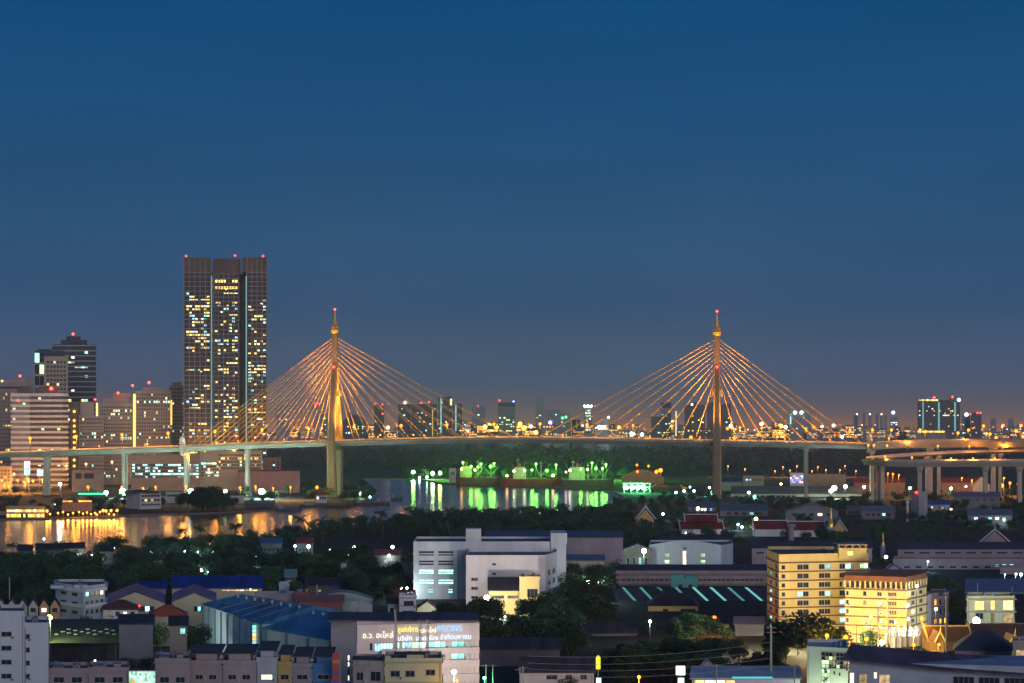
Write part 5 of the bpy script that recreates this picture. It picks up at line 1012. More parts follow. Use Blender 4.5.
# market stalls
for k, (px, c_) in enumerate(((893, (.8, .9, 1)), (899, (1, .95, .9)), (905, (1, 1, 1)), (911, (.9, .95, 1)), (917, (1, .9, .8)), (923, (1, .8, .35)))):
    d = 604 + 1.2 * k; t = empty('market_stall', (X(px, d), d, 0), 'market stall with a brightly lit white canopy below the yellow wing', 'market stall', 'lit market stalls'); w = 2.6 / F * d
    z0, z1 = Z(637, d), Z(628, d)
    for sx in (-1, 1): MB().tube((sx * w * .92, 0, 0), (sx * w * .92, 0, z1 - 1), .07).build('post', [STEEL], t)
    MB().box(-w * .95, w * .95, .6, 2.4, .1, max(z0, .9)).build('counter', [WH], t); MB().box(-w * .9, w * .9, 2.6, 2.8, max(z0, .9), z1 - 1).build('lit_panel', [emit(c_, 2.2, .4)], t)
    MB().loft([[(-w, -.6, z1 - 1), (w, -.6, z1 - 1), (w, 3, z1 - 1), (-w, 3, z1 - 1)], [(-w * .1, 1, z1 + .6), (w * .1, 1, z1 + .6), (w * .1, 1.6, z1 + .6), (-w * .1, 1.6, z1 + .6)]]).build('canopy', [mat((.8, .8, .8), .8)], t)
# lit two storey house, right
t, _ = building('flat roofed pale house with yellow green lit gallery and four eave lamps', 'house', 'lit_house', [(967, 640), (1014.5, 640)], 598.5, 14, mat((.6, .62, .4), .8), bands=3, bandm=mat((.4, .35, .28), .8), bt=.5, bd=.6, vis=626, wins=[(1, .16, .36, 601, 610, 1, 1, .95, .95, 1, 'y'), (1, .5, .58, 600.5, 610, 1, 1, .95, .95, 1, 'y'), (1, .76, .97, 600.5, 610, 1, 1, .95, .95, 1, 'y'), (1, .18, .34, 613, 619, 1, 1, .95, .95, .0, 'd'), (1, .5, .57, 612, 625, 1, 1, .95, .95, 1, 'd'), (1, .76, .97, 613, 625, 1, 1, .95, .95, 1, 'd')],
    lamps=[(976, 597.5, (.9, 1, .8), 1.3, 30), (987, 597.5, (.9, 1, .8), 1.3, 30), (998, 597.5, (.9, 1, .8), 1.3, 30), (1008, 597.5, (.9, 1, .8), 1.3, 30)])
building('wide low blue grey warehouse roof behind the lit gallery house', 'warehouse', 'blue_grey_warehouse', [(966, 800), (1050, 800)], 593, 22, PURP, roof='shed', rise=4.5, roofm=mat((.14, .2, .32), .7), vis=598)
# school halls, upper right of the foreground
for x0, x1, d, yt, lab in ((752, 872, 970, 548.5, 'long mauve school hall with a dark blue roof behind the yellow tower'), (898, 1060, 985, 549.5, 'long mauve school hall with a dark roof at the right edge')):
    building(lab, 'hall', 'school_hall', [(x0, d), (x1, d)], yt, 16, PURP, bands=2, bt=.5, roof='gable_x', rise=3.4, roofm=mat((.045, .05, .085), .7), vis=564, wins=[(1, .02, .98, 551.5, 554, 10, 1, .65, .8, .0, 'n')])
building('lower long mauve building below the right hand school hall', 'building', 'school_block', [(893, 935), (1060, 935)], 560.5, 18, PURP, bands=2, bt=.5, roof='flat', roofm=mat((.03, .08, .06), .8), vis=580, wins=[(1, .05, .6, 564, 569, 8, 1, .5, .7, 0, 'n'), (1, .6, .95, 564, 567, 8, 1, .5, .7, .5, 'c')])
building('white annex with square windows at the right edge', 'building', 'school_annex', [(1000, 905), (1060, 905)], 569, 14, PURP, vis=582, wins=[(1, .15, .95, 573, 579, 6, 1, .45, .6, 0, 'n')])
# temples
def temple(label, x0, x1, d, yeave, yridge, tiers, wall, gable, roofm, dep=16, trim=WH):
    w = (x1 - x0) / F * d; t = empty('temple_hall', (X((x0 + x1) / 2, d), d, 0), label, 'temple'); ze, zr = Z(yeave, d), Z(yridge, d)
    GUARD.append((x0, x1, yridge, yeave, d, None, dep))
    if gable:
        MB().box(-w * .4, w * .4, 0, dep, -.4, ze).build('wall', [wall], t); hw, L = w * .5, dep
        for k in range(tiers):
            s = 1 - .16 * k; z0, z1 = ze + (zr - ze) * .12 * k, ze + (zr - ze) * (1 - .1 * (tiers - 1 - k)); y0 = -1 + 2.2 * k
            rf = MB().loft([[(-hw * s, y, z0), (-hw * s * .45, y, z0 + (z1 - z0) * .42), (0, y, z1), (hw * s * .45, y, z0 + (z1 - z0) * .42), (hw * s, y, z0), (hw * s * .9, y, z0 - .3), (0, y, z1 - 1.2), (-hw * s * .9, y, z0 - .3)] for y in (L + 1 - 2 * k, y0)]).build('roof', [roofm], t)
            if k == 0: MB().loft([[(-hw * .8, y, ze), (0, y, z1 - 1.3), (hw * .8, y, ze)] for y in (.3, -.35)]).build('gable', [wall], t)
            for sx in (-1, 1): MB().tube((sx * hw * s, y0 - .1, z0), (0, y0 - .1, z1 + .2), .35, .3, 5).build('bargeboard', [trim], rf)
            MB().tube((0, y0, z1), (0, y0 - .9, z1 + 2.4), .3, .06, 5).build('finial', [trim], rf)
        put('window', window_mesh(w * .16, 4.5, None, True), t, (0, -.0, ze * .45))
    else:
        MB().box(-w * .46, w * .46, 1, dep, -.4, ze).build('wall', [wall], t); hz = (zr - ze) / tiers
        for k in range(tiers):
            s = 1 - .24 * k; z0 = ze + hz * k; L = w * .5 * s; yy = dep / 2; q = (dep / 2 + 1) * (1 - .3 * k)
            rf = MB().loft([[(x, yy - q, z0), (x, yy - q * .55, z0 + hz * .45), (x, yy, z0 + hz * 1.02), (x, yy + q * .55, z0 + hz * .45), (x, yy + q, z0), (x, yy, z0 + .2)] for x in (-L, L)]).build('roof', [roofm], t)
            for sx in (-1, 1):
                MB().tube((sx * L, yy - q, z0), (sx * L, yy, z0 + hz), .4, .3, 5).build('bargeboard', [trim], rf); MB().tube((sx * L, yy, z0 + hz), (sx * (L + .8), yy, z0 + hz + 1.8), .25, .05, 5).build('finial', [trim], rf)
            MB().box(-L, L, yy - .3, yy + .3, z0 + hz * .98, z0 + hz * 1.06).build('ridge', [trim], rf)
    return t
TGOLD = mat((.62, .42, .16), .7, .3, .3)
temple('tall golden cream temple chapel with a steep pointed gable and arched window', 635, 656, 1240, 519, 506, 2, TGOLD, True, mat((.12, .035, .035), .8), 26)
temple('temple hall with tiered dark red roofs and white edges', 680, 724, 1235, 529, 515, 2, WH, False, REDR, 18)
temple('low temple gallery with a red roof and white ridge', 754, 788, 1210, 529, 521, 1, WH, False, REDR, 14)
temple('longer low temple gallery with red roofs left of the golden spire', 789, 826, 1205, 530, 522, 1, WH, False, REDR, 14)
temple('small gabled temple porch with a red roof under the golden spire', 832, 847, 1190, 531, 520, 1, TGOLD, True, REDR, 14)
temple('red hipped temple pavilion with white trim standing over the right school hall', 979, 1010, 1060, 542, 529, 1, PNK, True, mat((.2, .08, .09), .8), 14)
for px, yt, yb, d, r, lab in ((831, 507, 527, 1195, 2.6, 'slender golden chedi spire above the red temple roofs'), (883, 532, 545, 1010, 1.1, 'small thin gilded spire beside the dark blue school roof')):
    t = empty('spire', (X(px, d), d, 0), lab, 'spire'); z0, z1 = Z(yb, d), Z(yt, d)
    MB().lathe((0, 0, 0), [(r * 1.2, 0), (r * 1.2, z0)], 10).build('base', [WH], t)
    MB().lathe((0, 0, z0 + .01), [(r, 0), (r * .9, (z1 - z0) * .15), (r * .55, (z1 - z0) * .3), (r * .3, (z1 - z0) * .4), (r * .22, (z1 - z0) * .7), (.05, z1 - z0)], 10).build('bell', [mat((.85, .58, .12), .35, .15, 1, metal=.4)], t)
temple('long golden temple hall roof with a pointed gable near the market stalls', 928, 973, 596, 641, 628, 1, mat((.3, .18, .05), .7), False, mat((.2, .11, .03), .7), 12, mat((.8, .5, .08), .5))
temple('golden temple gable with a sharp finial in front of the long golden roof', 934, 945, 588, 642, 632, 1, mat((.4, .2, .04), .7), True, mat((.22, .1, .03), .7), 8, mat((.9, .6, .08), .5))
temple('long dark temple hall roof below the glaring lamp on the right', 974, 1040, 600, 638, 626, 1, PNK, False, mat((.12, .07, .05), .7), 14, mat((.2, .13, .08), .7))
temple('golden green temple gable at the right edge', 1007, 1021, 585, 645, 635, 1, mat((.6, .45, .1), .7), True, mat((.3, .2, .06), .7), 8, mat((.85, .65, .1), .5))
# grey concrete tower and more sheds behind the temples
building('tall grey concrete block standing like a pier in front of the viaducts', 'building', 'concrete_tower', [(911.5, 1420), (919, 1412), (927.5, 1420)], 493.5, 12, mat((.36, .36, .38), .8), lamps=[(916.5, 492.5, RED, 1.4, 10)], vis=516, framed=False)
for x0, x1, yt, d, ri, m, lab in ((785, 838, 512, 1400, 6, mat((.17, .18, .24), .7), 'wide grey gabled warehouse behind the golden spire'), (862, 895, 512, 1430, 4, mat((.24, .24, .28), .7), 'pale roofed shed left of the concrete tower'), (720, 768, 511, 1480, 5, mat((.12, .16, .2), .7), 'blue grey warehouse roof behind the temple roofs'), (688, 716, 507, 1560, 4, mat((.1, .14, .18), .7), 'round edged tank shed behind the tiered temple'),
                              (846, 862, 510, 1500, 3, mat((.2, .16, .18), .7), 'small dull red shed right of the grey gabled warehouse'), (955, 1000, 497, 1600, 4, mat((.14, .15, .24), .7), 'white walled house with a dark roof below the right viaducts'), (928, 950, 505, 1500, 3, mat((.05, .1, .3), .7), 'pair roofed house with bright blue roof patches by the concrete tower'), (968, 1012, 516, 1330, 4, mat((.2, .22, .26), .7), 'grey roofed house in the dark trees on the right')):
    building(lab, 'shed', 'gabled_shed', [(x0, d), (x1, d)], yt, 30 if x1 - x0 > 30 else 14, mat((.2, .19, .22), .8), roof='gable_x' if x1 - x0 != 53 else 'gable_y', rise=ri, roofm=m, vis=yt + 2, framed=False, wins=[(1, .1, .9, yt + 1, yt + 4, 5, 1, .5, .8, .2, 'bnc')])
# chimney pole and white pole
for px, yt, d, r, lab, m in ((791, 527, 1000, 1.6, 'stout mauve chimney over the left school hall', PURP), (907.5, 503, 1400, .8, 'white water tower pole left of the concrete tower', WH)):
    t = empty('chimney', (X(px, d), d, 0), lab, 'chimney'); MB().lathe((0, 0, 0), [(r * 1.2, -.3), (r, Z(yt, d))], 10).build('shaft', [m], t); MB().lathe((0, 0, Z(yt, d) + .01), [(r * 1.6, 0), (r * 1.7, 1.4), (r * .8, 2)], 10).build('cap', [m], t)

# bottom right: big dark roofs and the glass fronted building
t, _ = building('white lit building with a tall grid of glass panes', 'building', 'glass_front_building', [(807, 470), (848, 466)], 650, 16, mat((.62, .68, .58), .7, .15, .2), vis=683, roof='flat', roofm=WHITEW, wins=[(1, .36, .98, 651, 667, 7, 4, .9, .9, .8, 'dg'), (1, .36, .56, 668, 684, 3, 4, .9, .9, .9, 'g'), (1, .65, .69, 670, 673, 1, 1, 1, 1, 0, 'n'), (1, .78, .82, 671, 674, 1, 1, 1, 1, 0, 'n')])
for k in range(3):
    ld = bpy.data.lights.new('front_light', 'POINT'); ld.energy = 1500; ld.color = (.85, 1, .7); ld.shadow_soft_size = .3
    o = bpy.data.objects.new('front_light', ld); C.objects.link(o); o.parent = t; o.location = (-6 + 5 * k, -5, 5)
t, _ = building('broad workshop with bluish walls under a huge dark purple roof', 'workshop', 'workshop', [(849, 440), (932, 436), (1060, 430)], 664, 12, mat((.36, .42, .52), .8, .25, .2), roof=None, vis=683, wins=[(1, .01, .06, 675, 690, 1, 1, .9, 1, 1, 'n'), (1, .12, .22, 676, 690, 1, 1, .9, 1, 1, 'd'), (1, .3, .34, 674, 680, 1, 1, .9, 1, 1, 'n'), (1, .36, .5, 676, 690, 1, 1, .9, 1, 1, 'd'), (2, .15, .95, 676, 690, 4, 1, .8, 1, 0, 'n')])
h0 = _[2]; ft = _[3]
MB().loft([[(ft[0][0] - 2, ft[0][1] - 2.5, h0 + .6), (ft[0][0] - 2, ft[0][1] - 2.5, h0 + 1), (ft[0][0] + 3, ft[0][1] + 14, h0 + 2.6), (ft[0][0] + 3, ft[0][1] + 14, h0)],
           [(ft[1][0], ft[1][1] - 3, h0 - 1.2), (ft[1][0], ft[1][1] - 3, h0 - .8), (ft[1][0] + 3, ft[1][1] + 15, h0 + 1.2), (ft[1][0] + 3, ft[1][1] + 15, h0 - 1)],
           [(ft[2][0], ft[2][1] - 3, h0 - 2.6), (ft[2][0], ft[2][1] - 3, h0 - 2.2), (ft[2][0], ft[2][1] + 18, h0 - .6), (ft[2][0], ft[2][1] + 18, h0 - 2)]]).build('roof', [mat((.13, .095, .13), .9, .3, .12, ribs=.5)], t)
building('house with a dark hipped roof in front of the golden temple halls', 'house', 'hipped_house', [(955, 520), (1012, 520)], 651, 14, PURP, roof='hip', rise=5, roofm=mat((.045, .06, .085), .7), vis=656)
building('beige house with a square window at the right edge above the purple roof', 'house', 'corner_house', [(1013, 500), (1045, 500)], 644, 10, PNK, vis=660, wins=[(1, .1, .5, 650, 657, 1, 1, 1, 1, .9, 'd')])
t, _ = building('white canopy roof with a turquoise edge light at the bottom', 'canopy', 'canopy_hall', [(692, 462), (800, 462)], 679, 16, WH, roof='shed', rise=1.2, roofm=mat((.6, .6, .62), .6), vis=683, wins=[(1, .02, .4, 680, 684, 4, 1, .9, .9, 1, 'ny')])
MB().box(X(732, 462) - t.location.x, X(772, 462) - t.location.x, -.9, -.7, _[2] + .3, _[2] + .7).build('light_strip', [emit((.1, .9, 1), .8, 0, False)], t)
building('tiny pale gabled shrine house behind the white canopy', 'house', 'shrine_house', [(701, 490), (712.5, 490)], 668, 6, mat((.42, .42, .5), .8), roof='gable_y', rise=1.6, roofm=mat((.4, .38, .42), .8), vis=676)
building('house with a dark gabled roof and white wall left of the bottom wires', 'house', 'gabled_house', [(520, 505), (594, 505)], 673, 12, mat((.6, .56, .55), .8), roof='gable_x', rise=3.5, roofm=DROOF, vis=683, wins=[(1, .36, .5, 675, 679, 1, 1, 1, 1, 0, 'n'), (1, .62, .7, 675, 679, 1, 1, 1, 1, 0, 'n'), (1, .82, .9, 675, 679, 1, 1, 1, 1, 0, 'n')])
building('long dark roofed row behind the bottom street poles', 'shed', 'street_row', [(478, 560), (560, 560)], 650, 12, mat((.12, .11, .14), .8), roof='gable_x', rise=3, roofm=DROOF, vis=656)
building('low grey roofed house in the dark trees near the orange lamp', 'house', 'small_house', [(735, 640), (764, 640)], 625, 10, mat((.3, .29, .33), .8), roof='shed', rise=2, roofm=mat((.18, .18, .24), .8), vis=630)

# ------------------------------------------------------------------ trees
rng = random.Random(21)
def make_crown(k, spread=.36, low=.28):
    b = MB(); r = random.Random(100 + k); lobes = []
    for i in range(13):
        a = r.uniform(0, 6.28); q = r.uniform(.1, 1) ** .6; z = r.uniform(low + .12, .86)
        rr = r.uniform(.15, .26) * (1.1 - .3 * abs(z - .55))
        lobes.append((math.cos(a) * q * spread * (1.15 - z * .5) * 10, math.sin(a) * q * spread * (1.15 - z * .5) * 10, z * 10, rr * 10))
    for (x, y, z, rr) in lobes: leaf_quads(b, (x, y, z), rr * 1.05, 115, .40, r, .8)
    return b.mesh('crown', [LEAF[k % 2]]), lobes
CROWN = [make_crown(k) for k in range(7)]
TRUNK = []
for me, lobes in CROWN:
    b = MB().lathe((0, 0, 0), [(.34, -.3), (.24, 1.2), (.19, 3.4), (.12, 6.0)], 7)
    for x, y, z, rr in lobes[:5]: b.tube((0, 0, 2.4 + z * .12), (x * .85, y * .85, z), .12, .04, 5)
    TRUNK.append(b.mesh('trunk', [BARK]))
def make_palm(k):
    r = random.Random(50 + k); b = MB(); hx, hy = r.uniform(-.8, .8), r.uniform(-.5, .5); top = Vector((hx, hy, 8.2))
    for i in range(17):
        a = i * 2.4 + r.uniform(-.3, .3); el = r.uniform(-.2, 1.1); L = r.uniform(2.6, 3.5); p = top.copy(); dirv = Vector((math.cos(a) * math.cos(el), math.sin(a) * math.cos(el), math.sin(el)))
        side = Vector((-math.sin(a), math.cos(a), 0))
        for sgm in range(6):
            q = p + dirv * L / 6; w = .42 * (1 - abs(sgm - 2) / 5)
            for sg in (-1, 1): b.face([p, q, q + side * sg * w + Vector((0, 0, -.35)) - dirv * .1, p + side * sg * w * .9 + Vector((0, 0, -.35)) - dirv * .35])
            p = q; dirv = (dirv + Vector((0, 0, -.24))).normalized()
    t = MB().loft([[(hx * u * u + rr * math.cos(j * 1.05), hy * u * u + rr * math.sin(j * 1.05), 8.3 * u - .2) for j in range(6)] for u, rr in ((0, .3), (.3, .2), (.7, .16), (1, .15))])
    return b.mesh('crown', [LEAF[k % 2]]), t.mesh('trunk', [BARK])
PALM = [make_palm(k) for k in range(4)]
def tree(px, d, h, label, group, palm=False, wide=1.0, k=None, name=None, r=rng):
    t = empty(name or ('palm_tree' if palm else 'tree'), (X(px, d), d, 0), label, 'palm tree' if palm else 'tree', group, r.uniform(0, 6.28))
    s = h / 10
    if palm:
        c, tr = PALM[r.randrange(4)]; put('trunk', tr, t, sc=(s, s, s)); put('crown', c, t, sc=(s, s, s))
    else:
        k = r.randrange(7) if k is None else k
        put('trunk', TRUNK[k], t, sc=(s, s, s)); put('crown', CROWN[k][0], t, sc=(s * wide, s * wide, s))
    return t
def inside(poly, x, y):
    c = False
    for i in range(len(poly)):
        (x1, y1), (x2, y2) = poly[i], poly[i - 1]
        if (y1 > y) != (y2 > y) and x < (x2 - x1) * (y - y1) / (y2 - y1) + x1: c = not c
    return c
def free(px, d, h, wide=1.0):
    rp = .33 * h * wide / d * F; top = HY + (H - h) * F / d; x = X(px, d)
    if inside(river, x, d) or inside(river, x, d - 4) or inside(river, x, d + 4): return False
    for (x0, x1, ya, yb, db, pts, dep) in GUARD:
        if db > 2100: continue
        if x0 - rp * .8 < px < x1 + rp * .8:
            if db - 4 < d < db + dep + 3: return False
            if d < db and top < ya + .62 * (yb - ya) and HY + H * F / d > ya: return False
    return True
def zone(n, x0, x1, yb0, yb1, h0, h1, label, group, palm=0.0, tries=40, wide=(.9, 1.35)):
    made = 0
    for _ in range(n * tries):
        if made >= n: break
        px, yb = rng.uniform(x0, x1), rng.uniform(yb0, yb1); d = D(yb); h = rng.uniform(h0, h1); p = rng.random() < palm; w = rng.uniform(*wide)
        if not free(px, d, h, w): continue
        made += 1
        if p: tree(px, d, h * 1.15, label.replace('bushy tree', 'palm'), 'palms' + group[5:], True, w)
        else: PLAN.append((px, d, h, label, group, w))
    return made
Q = zone
PLAN = []
Q(110, -20, 412, 560, 584, 7, 12.5, 'dark bushy tree in the belt along the near river bank on the left', 'trees of the near bank belt', .1)
Q(80, -20, 205, 576, 616, 5, 11, 'dark bushy tree standing behind the blue roofed warehouses on the left', 'trees behind the left warehouses', .08)
Q(70, 200, 412, 575, 606, 6, 11, 'dark bushy tree in the belt between the warehouses and the white factory', 'trees left of the white factory', .05)
Q(110, 392, 650, 524, 548, 9, 14, 'dark bushy tree on the near bank behind the white factory', 'trees behind the white factory', .1)
Q(45, 560, 660, 545, 605, 7, 12, 'dark bushy tree right of the white factory', 'trees right of the white factory')
Q(60, 478, 640, 606, 668, 8, 13, 'dark bushy tree in the grove before the white factory', 'trees of the grove before the factory')
Q(55, 600, 800, 612, 690, 6, 10.5, 'dark bushy tree in the grove left of the yellow apartment tower', 'trees left of the yellow tower')
Q(170, 650, 1045, 508, 548, 6, 10.5, 'dark bushy tree among the temples and school halls', 'trees among the temples', .06)
Q(110, 830, 1045, 494, 524, 6, 11, 'dark bushy tree in front of the right hand viaducts', 'trees before the viaducts', .05)
Q(35, 860, 1045, 574, 604, 6, 10, 'green bushy tree behind the yellow apartment wing', 'trees behind the yellow wing')
Q(26, -20, 205, 614, 668, 6, 9, 'dark bushy tree among the sheds at the lower left', 'trees among the lower left sheds')
Q(36, 0, 130, 494, 513, 6, 10, 'dark bushy tree around the riverside restaurant', 'trees around the restaurant', .1)
Q(45, 100, 262, 494, 511, 7, 12, 'dark bushy tree on the left bank below the span', 'trees on the left bank')
Q(40, 262, 372, 489, 503, 8, 13, 'dark bushy tree on the point at the first bridge tower', 'trees on the point')
Q(80, 640, 870, 495, 512, 6, 9, 'dark bushy tree along the right bank floodlights', 'trees along the right bank', .1)
Q(75, 400, 625, 475, 479.0, 8, 15, 'dark bushy tree on the far quay behind the ships', 'trees behind the ships')
Q(45, 380, 860, 468, 474.5, 10, 17, 'dark bushy tree at the edge of the far wood', 'trees at the edge of the far wood')
def bank(px):
    pts = [(-30, 566), (0, 565), (130, 557), (200, 549), (300, 536), (400, 524.5), (500, 518), (590, 512), (618, 506), (640, 505)]
    for (a, ya), (b2, yb) in zip(pts, pts[1:]):
        if a <= px <= b2: return ya + (yb - ya) * (px - a) / (b2 - a)
    return pts[-1][1]
for k in range(190):
    px = -20 + 655 * (k + rng.random()) / 190; yb = bank(px) + rng.uniform(1.2, 9); h = rng.uniform(5, 9) if px < 150 else rng.uniform(7, 12.5); d = D(yb)
    if not any(x0 - 3 < px < x1 + 3 and db - 6 < d < db + (dep or 0) + 6 for (x0, x1, ya, yb2, db, pts_, dep) in GUARD): PLAN.append((px, d, h, 'dark bushy tree at the water edge of the near bank', 'trees at the near water edge', rng.uniform(.9, 1.3)))
PLAN.sort(key=lambda q: -q[2] / q[1])
for px, d, h, label, group, w in PLAN[:275]: tree(px, d, h, label, group, False, w)
SMALL = []
for k in range(4):
    b = MB(); r = random.Random(200 + k)
    for x, y, z, rr in CROWN[k][1]: leaf_quads(b, (x, y, z), rr, 34, .62, r, .8)
    SMALL.append(b)
sm = MB(); tv, tf = sm.v, sm.f
for px, d, h, label, group, w in PLAN[275:]:
    k = rng.randrange(4); a = rng.uniform(0, 6.28); ca, sa = math.cos(a) * w, math.sin(a) * w; s_ = h / 10; ox_, i = X(px, d), len(tv)
    tv += [(ox_ + s_ * (v[0] * ca - v[1] * sa), d + s_ * (v[0] * sa + v[1] * ca), s_ * v[2]) for v in SMALL[k].v]
    tf += [tuple(i + q for q in f) for f in SMALL[k].f]; sm.m += [0] * len(SMALL[k].f)
    sm.tube((ox_, d, -.3), (ox_, d, h * .6), .3, .12, 5, 1)
tag(sm.build('tree_cover', [LEAF[0], BARK]), 'dark mass of distant trees along both banks and around the temples', 'tree cover', kind='stuff')
for i, (px, yt, d) in enumerate([(411, 505, 1290), (421, 506, 1300), (450, 506, 1280), (462, 508, 1310), (475, 505, 1270), (485, 507, 1290), (496, 506, 1250), (524, 505, 1280), (540, 506, 1260), (549, 508, 1300), (556, 507, 1270), (566, 505, 1290), (579, 507, 1300), (592, 506, 1260), (604, 505, 1240), (383, 508, 1200), (323, 516, 1130), (302, 514, 1130), (200, 524, 1080), (15, 541, 960), (742, 497, 1600), (60, 540, 970), (236, 522, 1090)]):
    tree(px, d, Z(yt, d) * 1.0, 'coconut palm silhouetted against the river behind the white factory' if px > 380 and px < 700 else 'coconut palm standing above the dark tree belt on the left' if px < 380 else 'coconut palm by the right bank floodlights', 'riverside coconut palms' if 380 < px < 700 else None if px > 700 else 'coconut palms on the left', True)
for i, (px, d, h) in enumerate([(181, 1600, 12), (187, 1580, 15), (193, 1610, 17), (198, 1570, 19), (203, 1600, 22), (208, 1580, 23), (213, 1600, 20), (218, 1570, 18), (223, 1600, 15), (228, 1580, 12), (234, 1600, 10), (199, 1540, 11), (211, 1540, 12), (221, 1545, 10)]):
    tree(px, d, h, 'tall dark tree in the clump on the left bank between two glaring floodlights', 'clump of trees on the left bank', False, 1.1)
tree(180.5, 1060, 15, 'coconut palm lit pink from above between the river and the tree belt', None, True)
tree(112, 1010, 13, 'broad flat crowned rain tree against the shining river', None, False, 1.7, 3)
for px, d, h, w, lab in ((810, 560, 17, 1.35, 'large leafy tree lit yellow green before the yellow apartment tower'), (786, 575, 12, 1.2, 'smaller leafy tree left of the large lit one before the yellow tower'), (870, 590, 8, 1.1, 'small bright green tree among the street lamps below the yellow wing'), (836, 575, 10, 1.2, 'dark tree right of the large lit tree by the street lamps'), (633, 492, 4.5, 1.4, 'bush lit yellow by the orange lamp at the bottom'), (668, 490, 4, .8, 'small pale green bush left of the white square sign'),
                         (950, 690, 11, 1.2, 'green tree lit by the lamps behind the pink brown corner house'), (963, 670, 8, 1.1, 'smaller green tree left of the lit gallery house'), (570, 500, 5, 1.3, 'leafy bush in front of the bottom house roof'), (573, 850, 10, 1.1, 'dark tree just right of the white stair tower of the factory'), (583, 868, 11, 1.1, 'second dark tree right of the factory stair tower'), (594, 850, 10, 1.2, 'dark tree over the grey canteen roof'), (606, 840, 9, 1.2, 'dark tree before the mauve walled hall'), (126, 540, 5.5, 1.3, 'low bushy tree before the grey wall shed'), (143, 535, 6, 1.2, 'taller bushy tree before the grey wall shed'), (80, 535, 5, 1.5, 'low spreading tree before the skylight roofed shed'), (160, 600, 9, 1.1, 'round dark tree below the cream warehouses'), (197, 585, 10, 1.2, 'tall tree at the left end of the tall blue roofed warehouse'), (30, 575, 7, 1.3, 'leafy tree behind the lower white wing by the yellow green lamp'),
                         (466, 660, 10, 1.5, 'feathery flat topped tree below the white factory wing'), (444, 665, 9, 1.4, 'lower flat topped tree right of the white town house')):
    tree(px, d, h, lab, None, False, w)

# ------------------------------------------------------------------ lamps, signs, poles and wires of the near bank
for px, py, d, c_, r, w, lab in ((487, 598, 690, (1, .88, .7), 4.0, 45000, 'glaring warm white floodlight at the corner of the white factory'), (454, 672, 472, (1, .85, .72), 3.6, 10000, 'glaring warm white floodlight at the right end of the lettered shop'), (457, 680.5, 450, SODB, 2.0, 1500, 'orange lamp right under the glaring lamp of the lettered shop'), (976.5, 621, 610, (.75, 1, 1), 5.2, 26000, 'glaring cold white floodlight before the lit gallery house'),
                             (484.5, 678, 450, (.1, 1, .4), 2.2, 1500, 'green lamp low down right of the lettered shop'), (639, 677, 480, SODB, 2.6, 5000, 'orange street lamp above the yellow lit bush at the bottom'), (714.6, 617.5, 640, SODB, 2.8, 4500, 'lone orange street lamp in the dark grove'), (588.5, 582, 780, (.65, 1, .7), 2.6, 3500, 'green white street lamp right of the white factory'),
                             (644, 551, 900, (.85, 1, .75), 3.0, 12000, 'green white lamp by the white gabled workshop'), (756, 519, 1330, (.6, 1, .2), 2.4, 9000, 'yellow green lamp by the temple galleries'), (713, 518.5, 1300, (.5, 1, 1), 2.6, 9000, 'cold cyan lamp right of the tiered temple roof'), (738, 524.5, 1280, (.4, .8, 1), 1.6, 3000, 'blue white lamp between the tiered temple and the galleries')):
    lamp('floodlight' if 'flood' in lab else 'street_lamp', lab, 'floodlight' if 'flood' in lab else 'street lamp', px, py, d, c_, r * .72, 40 if c_ != SODB else 12, watts=w)
for px, py, d in ((857, 622, 600), (864, 629, 596), (879.5, 624.5, 600), (846, 637, 570), (866.5, 639, 566), (898, 620, 606), (922, 618.5, 600), (827, 635.5, 552), (845.5, 637.5, 560), (914, 645, 540), (939, 644.5, 530)):
    lamp('street_lamp', 'orange street lamp in the street below the yellow apartments', 'street lamp', px, py, d, SODB, 1.9 if px < 930 else 1.6, 13, 'orange lamps below the yellow apartments', watts=7000 if px < 850 else 1800)
# added lights, partly hidden by trees, that brighten the yellow apartments
for px, py, d, w in ((776, 637, 594, 9500), (799, 634, 590, 10500), (826, 632, 586, 10000), (850, 634, 582, 4000), (886, 634, 576, 3200), (914, 634, 576, 3000)):
    t = lamp('floodlight', 'added low light brightening the yellow apartments', 'floodlight', px, py, d, (1, .80, .40), 1.0, 12, 'added lights before the yellow apartments', watts=w * 3.6)
lamp('street_lamp', 'green lamp in the small tree among the orange street lamps', 'street lamp', 871, 617, 598, (.2, 1, .15), 1.6, 12, watts=800)
lamp('street_lamp', 'bright green lamp behind the purple workshop roof', 'street lamp', 882, 642.5, 545, (.5, 1, .35), 2.6, 25, watts=2500)
for px, py, d in ((907.5, 605.5, 605), (908, 619, 606), (936, 609, 640), (917, 586, 615)):
    lamp('wall_lamp', 'cold white lamp on the corner of the yellow apartment wing', 'lamp', px, py, d, (.8, 1, 1), 1.6, 18, 'cold lamps by the yellow apartment wing', watts=700)
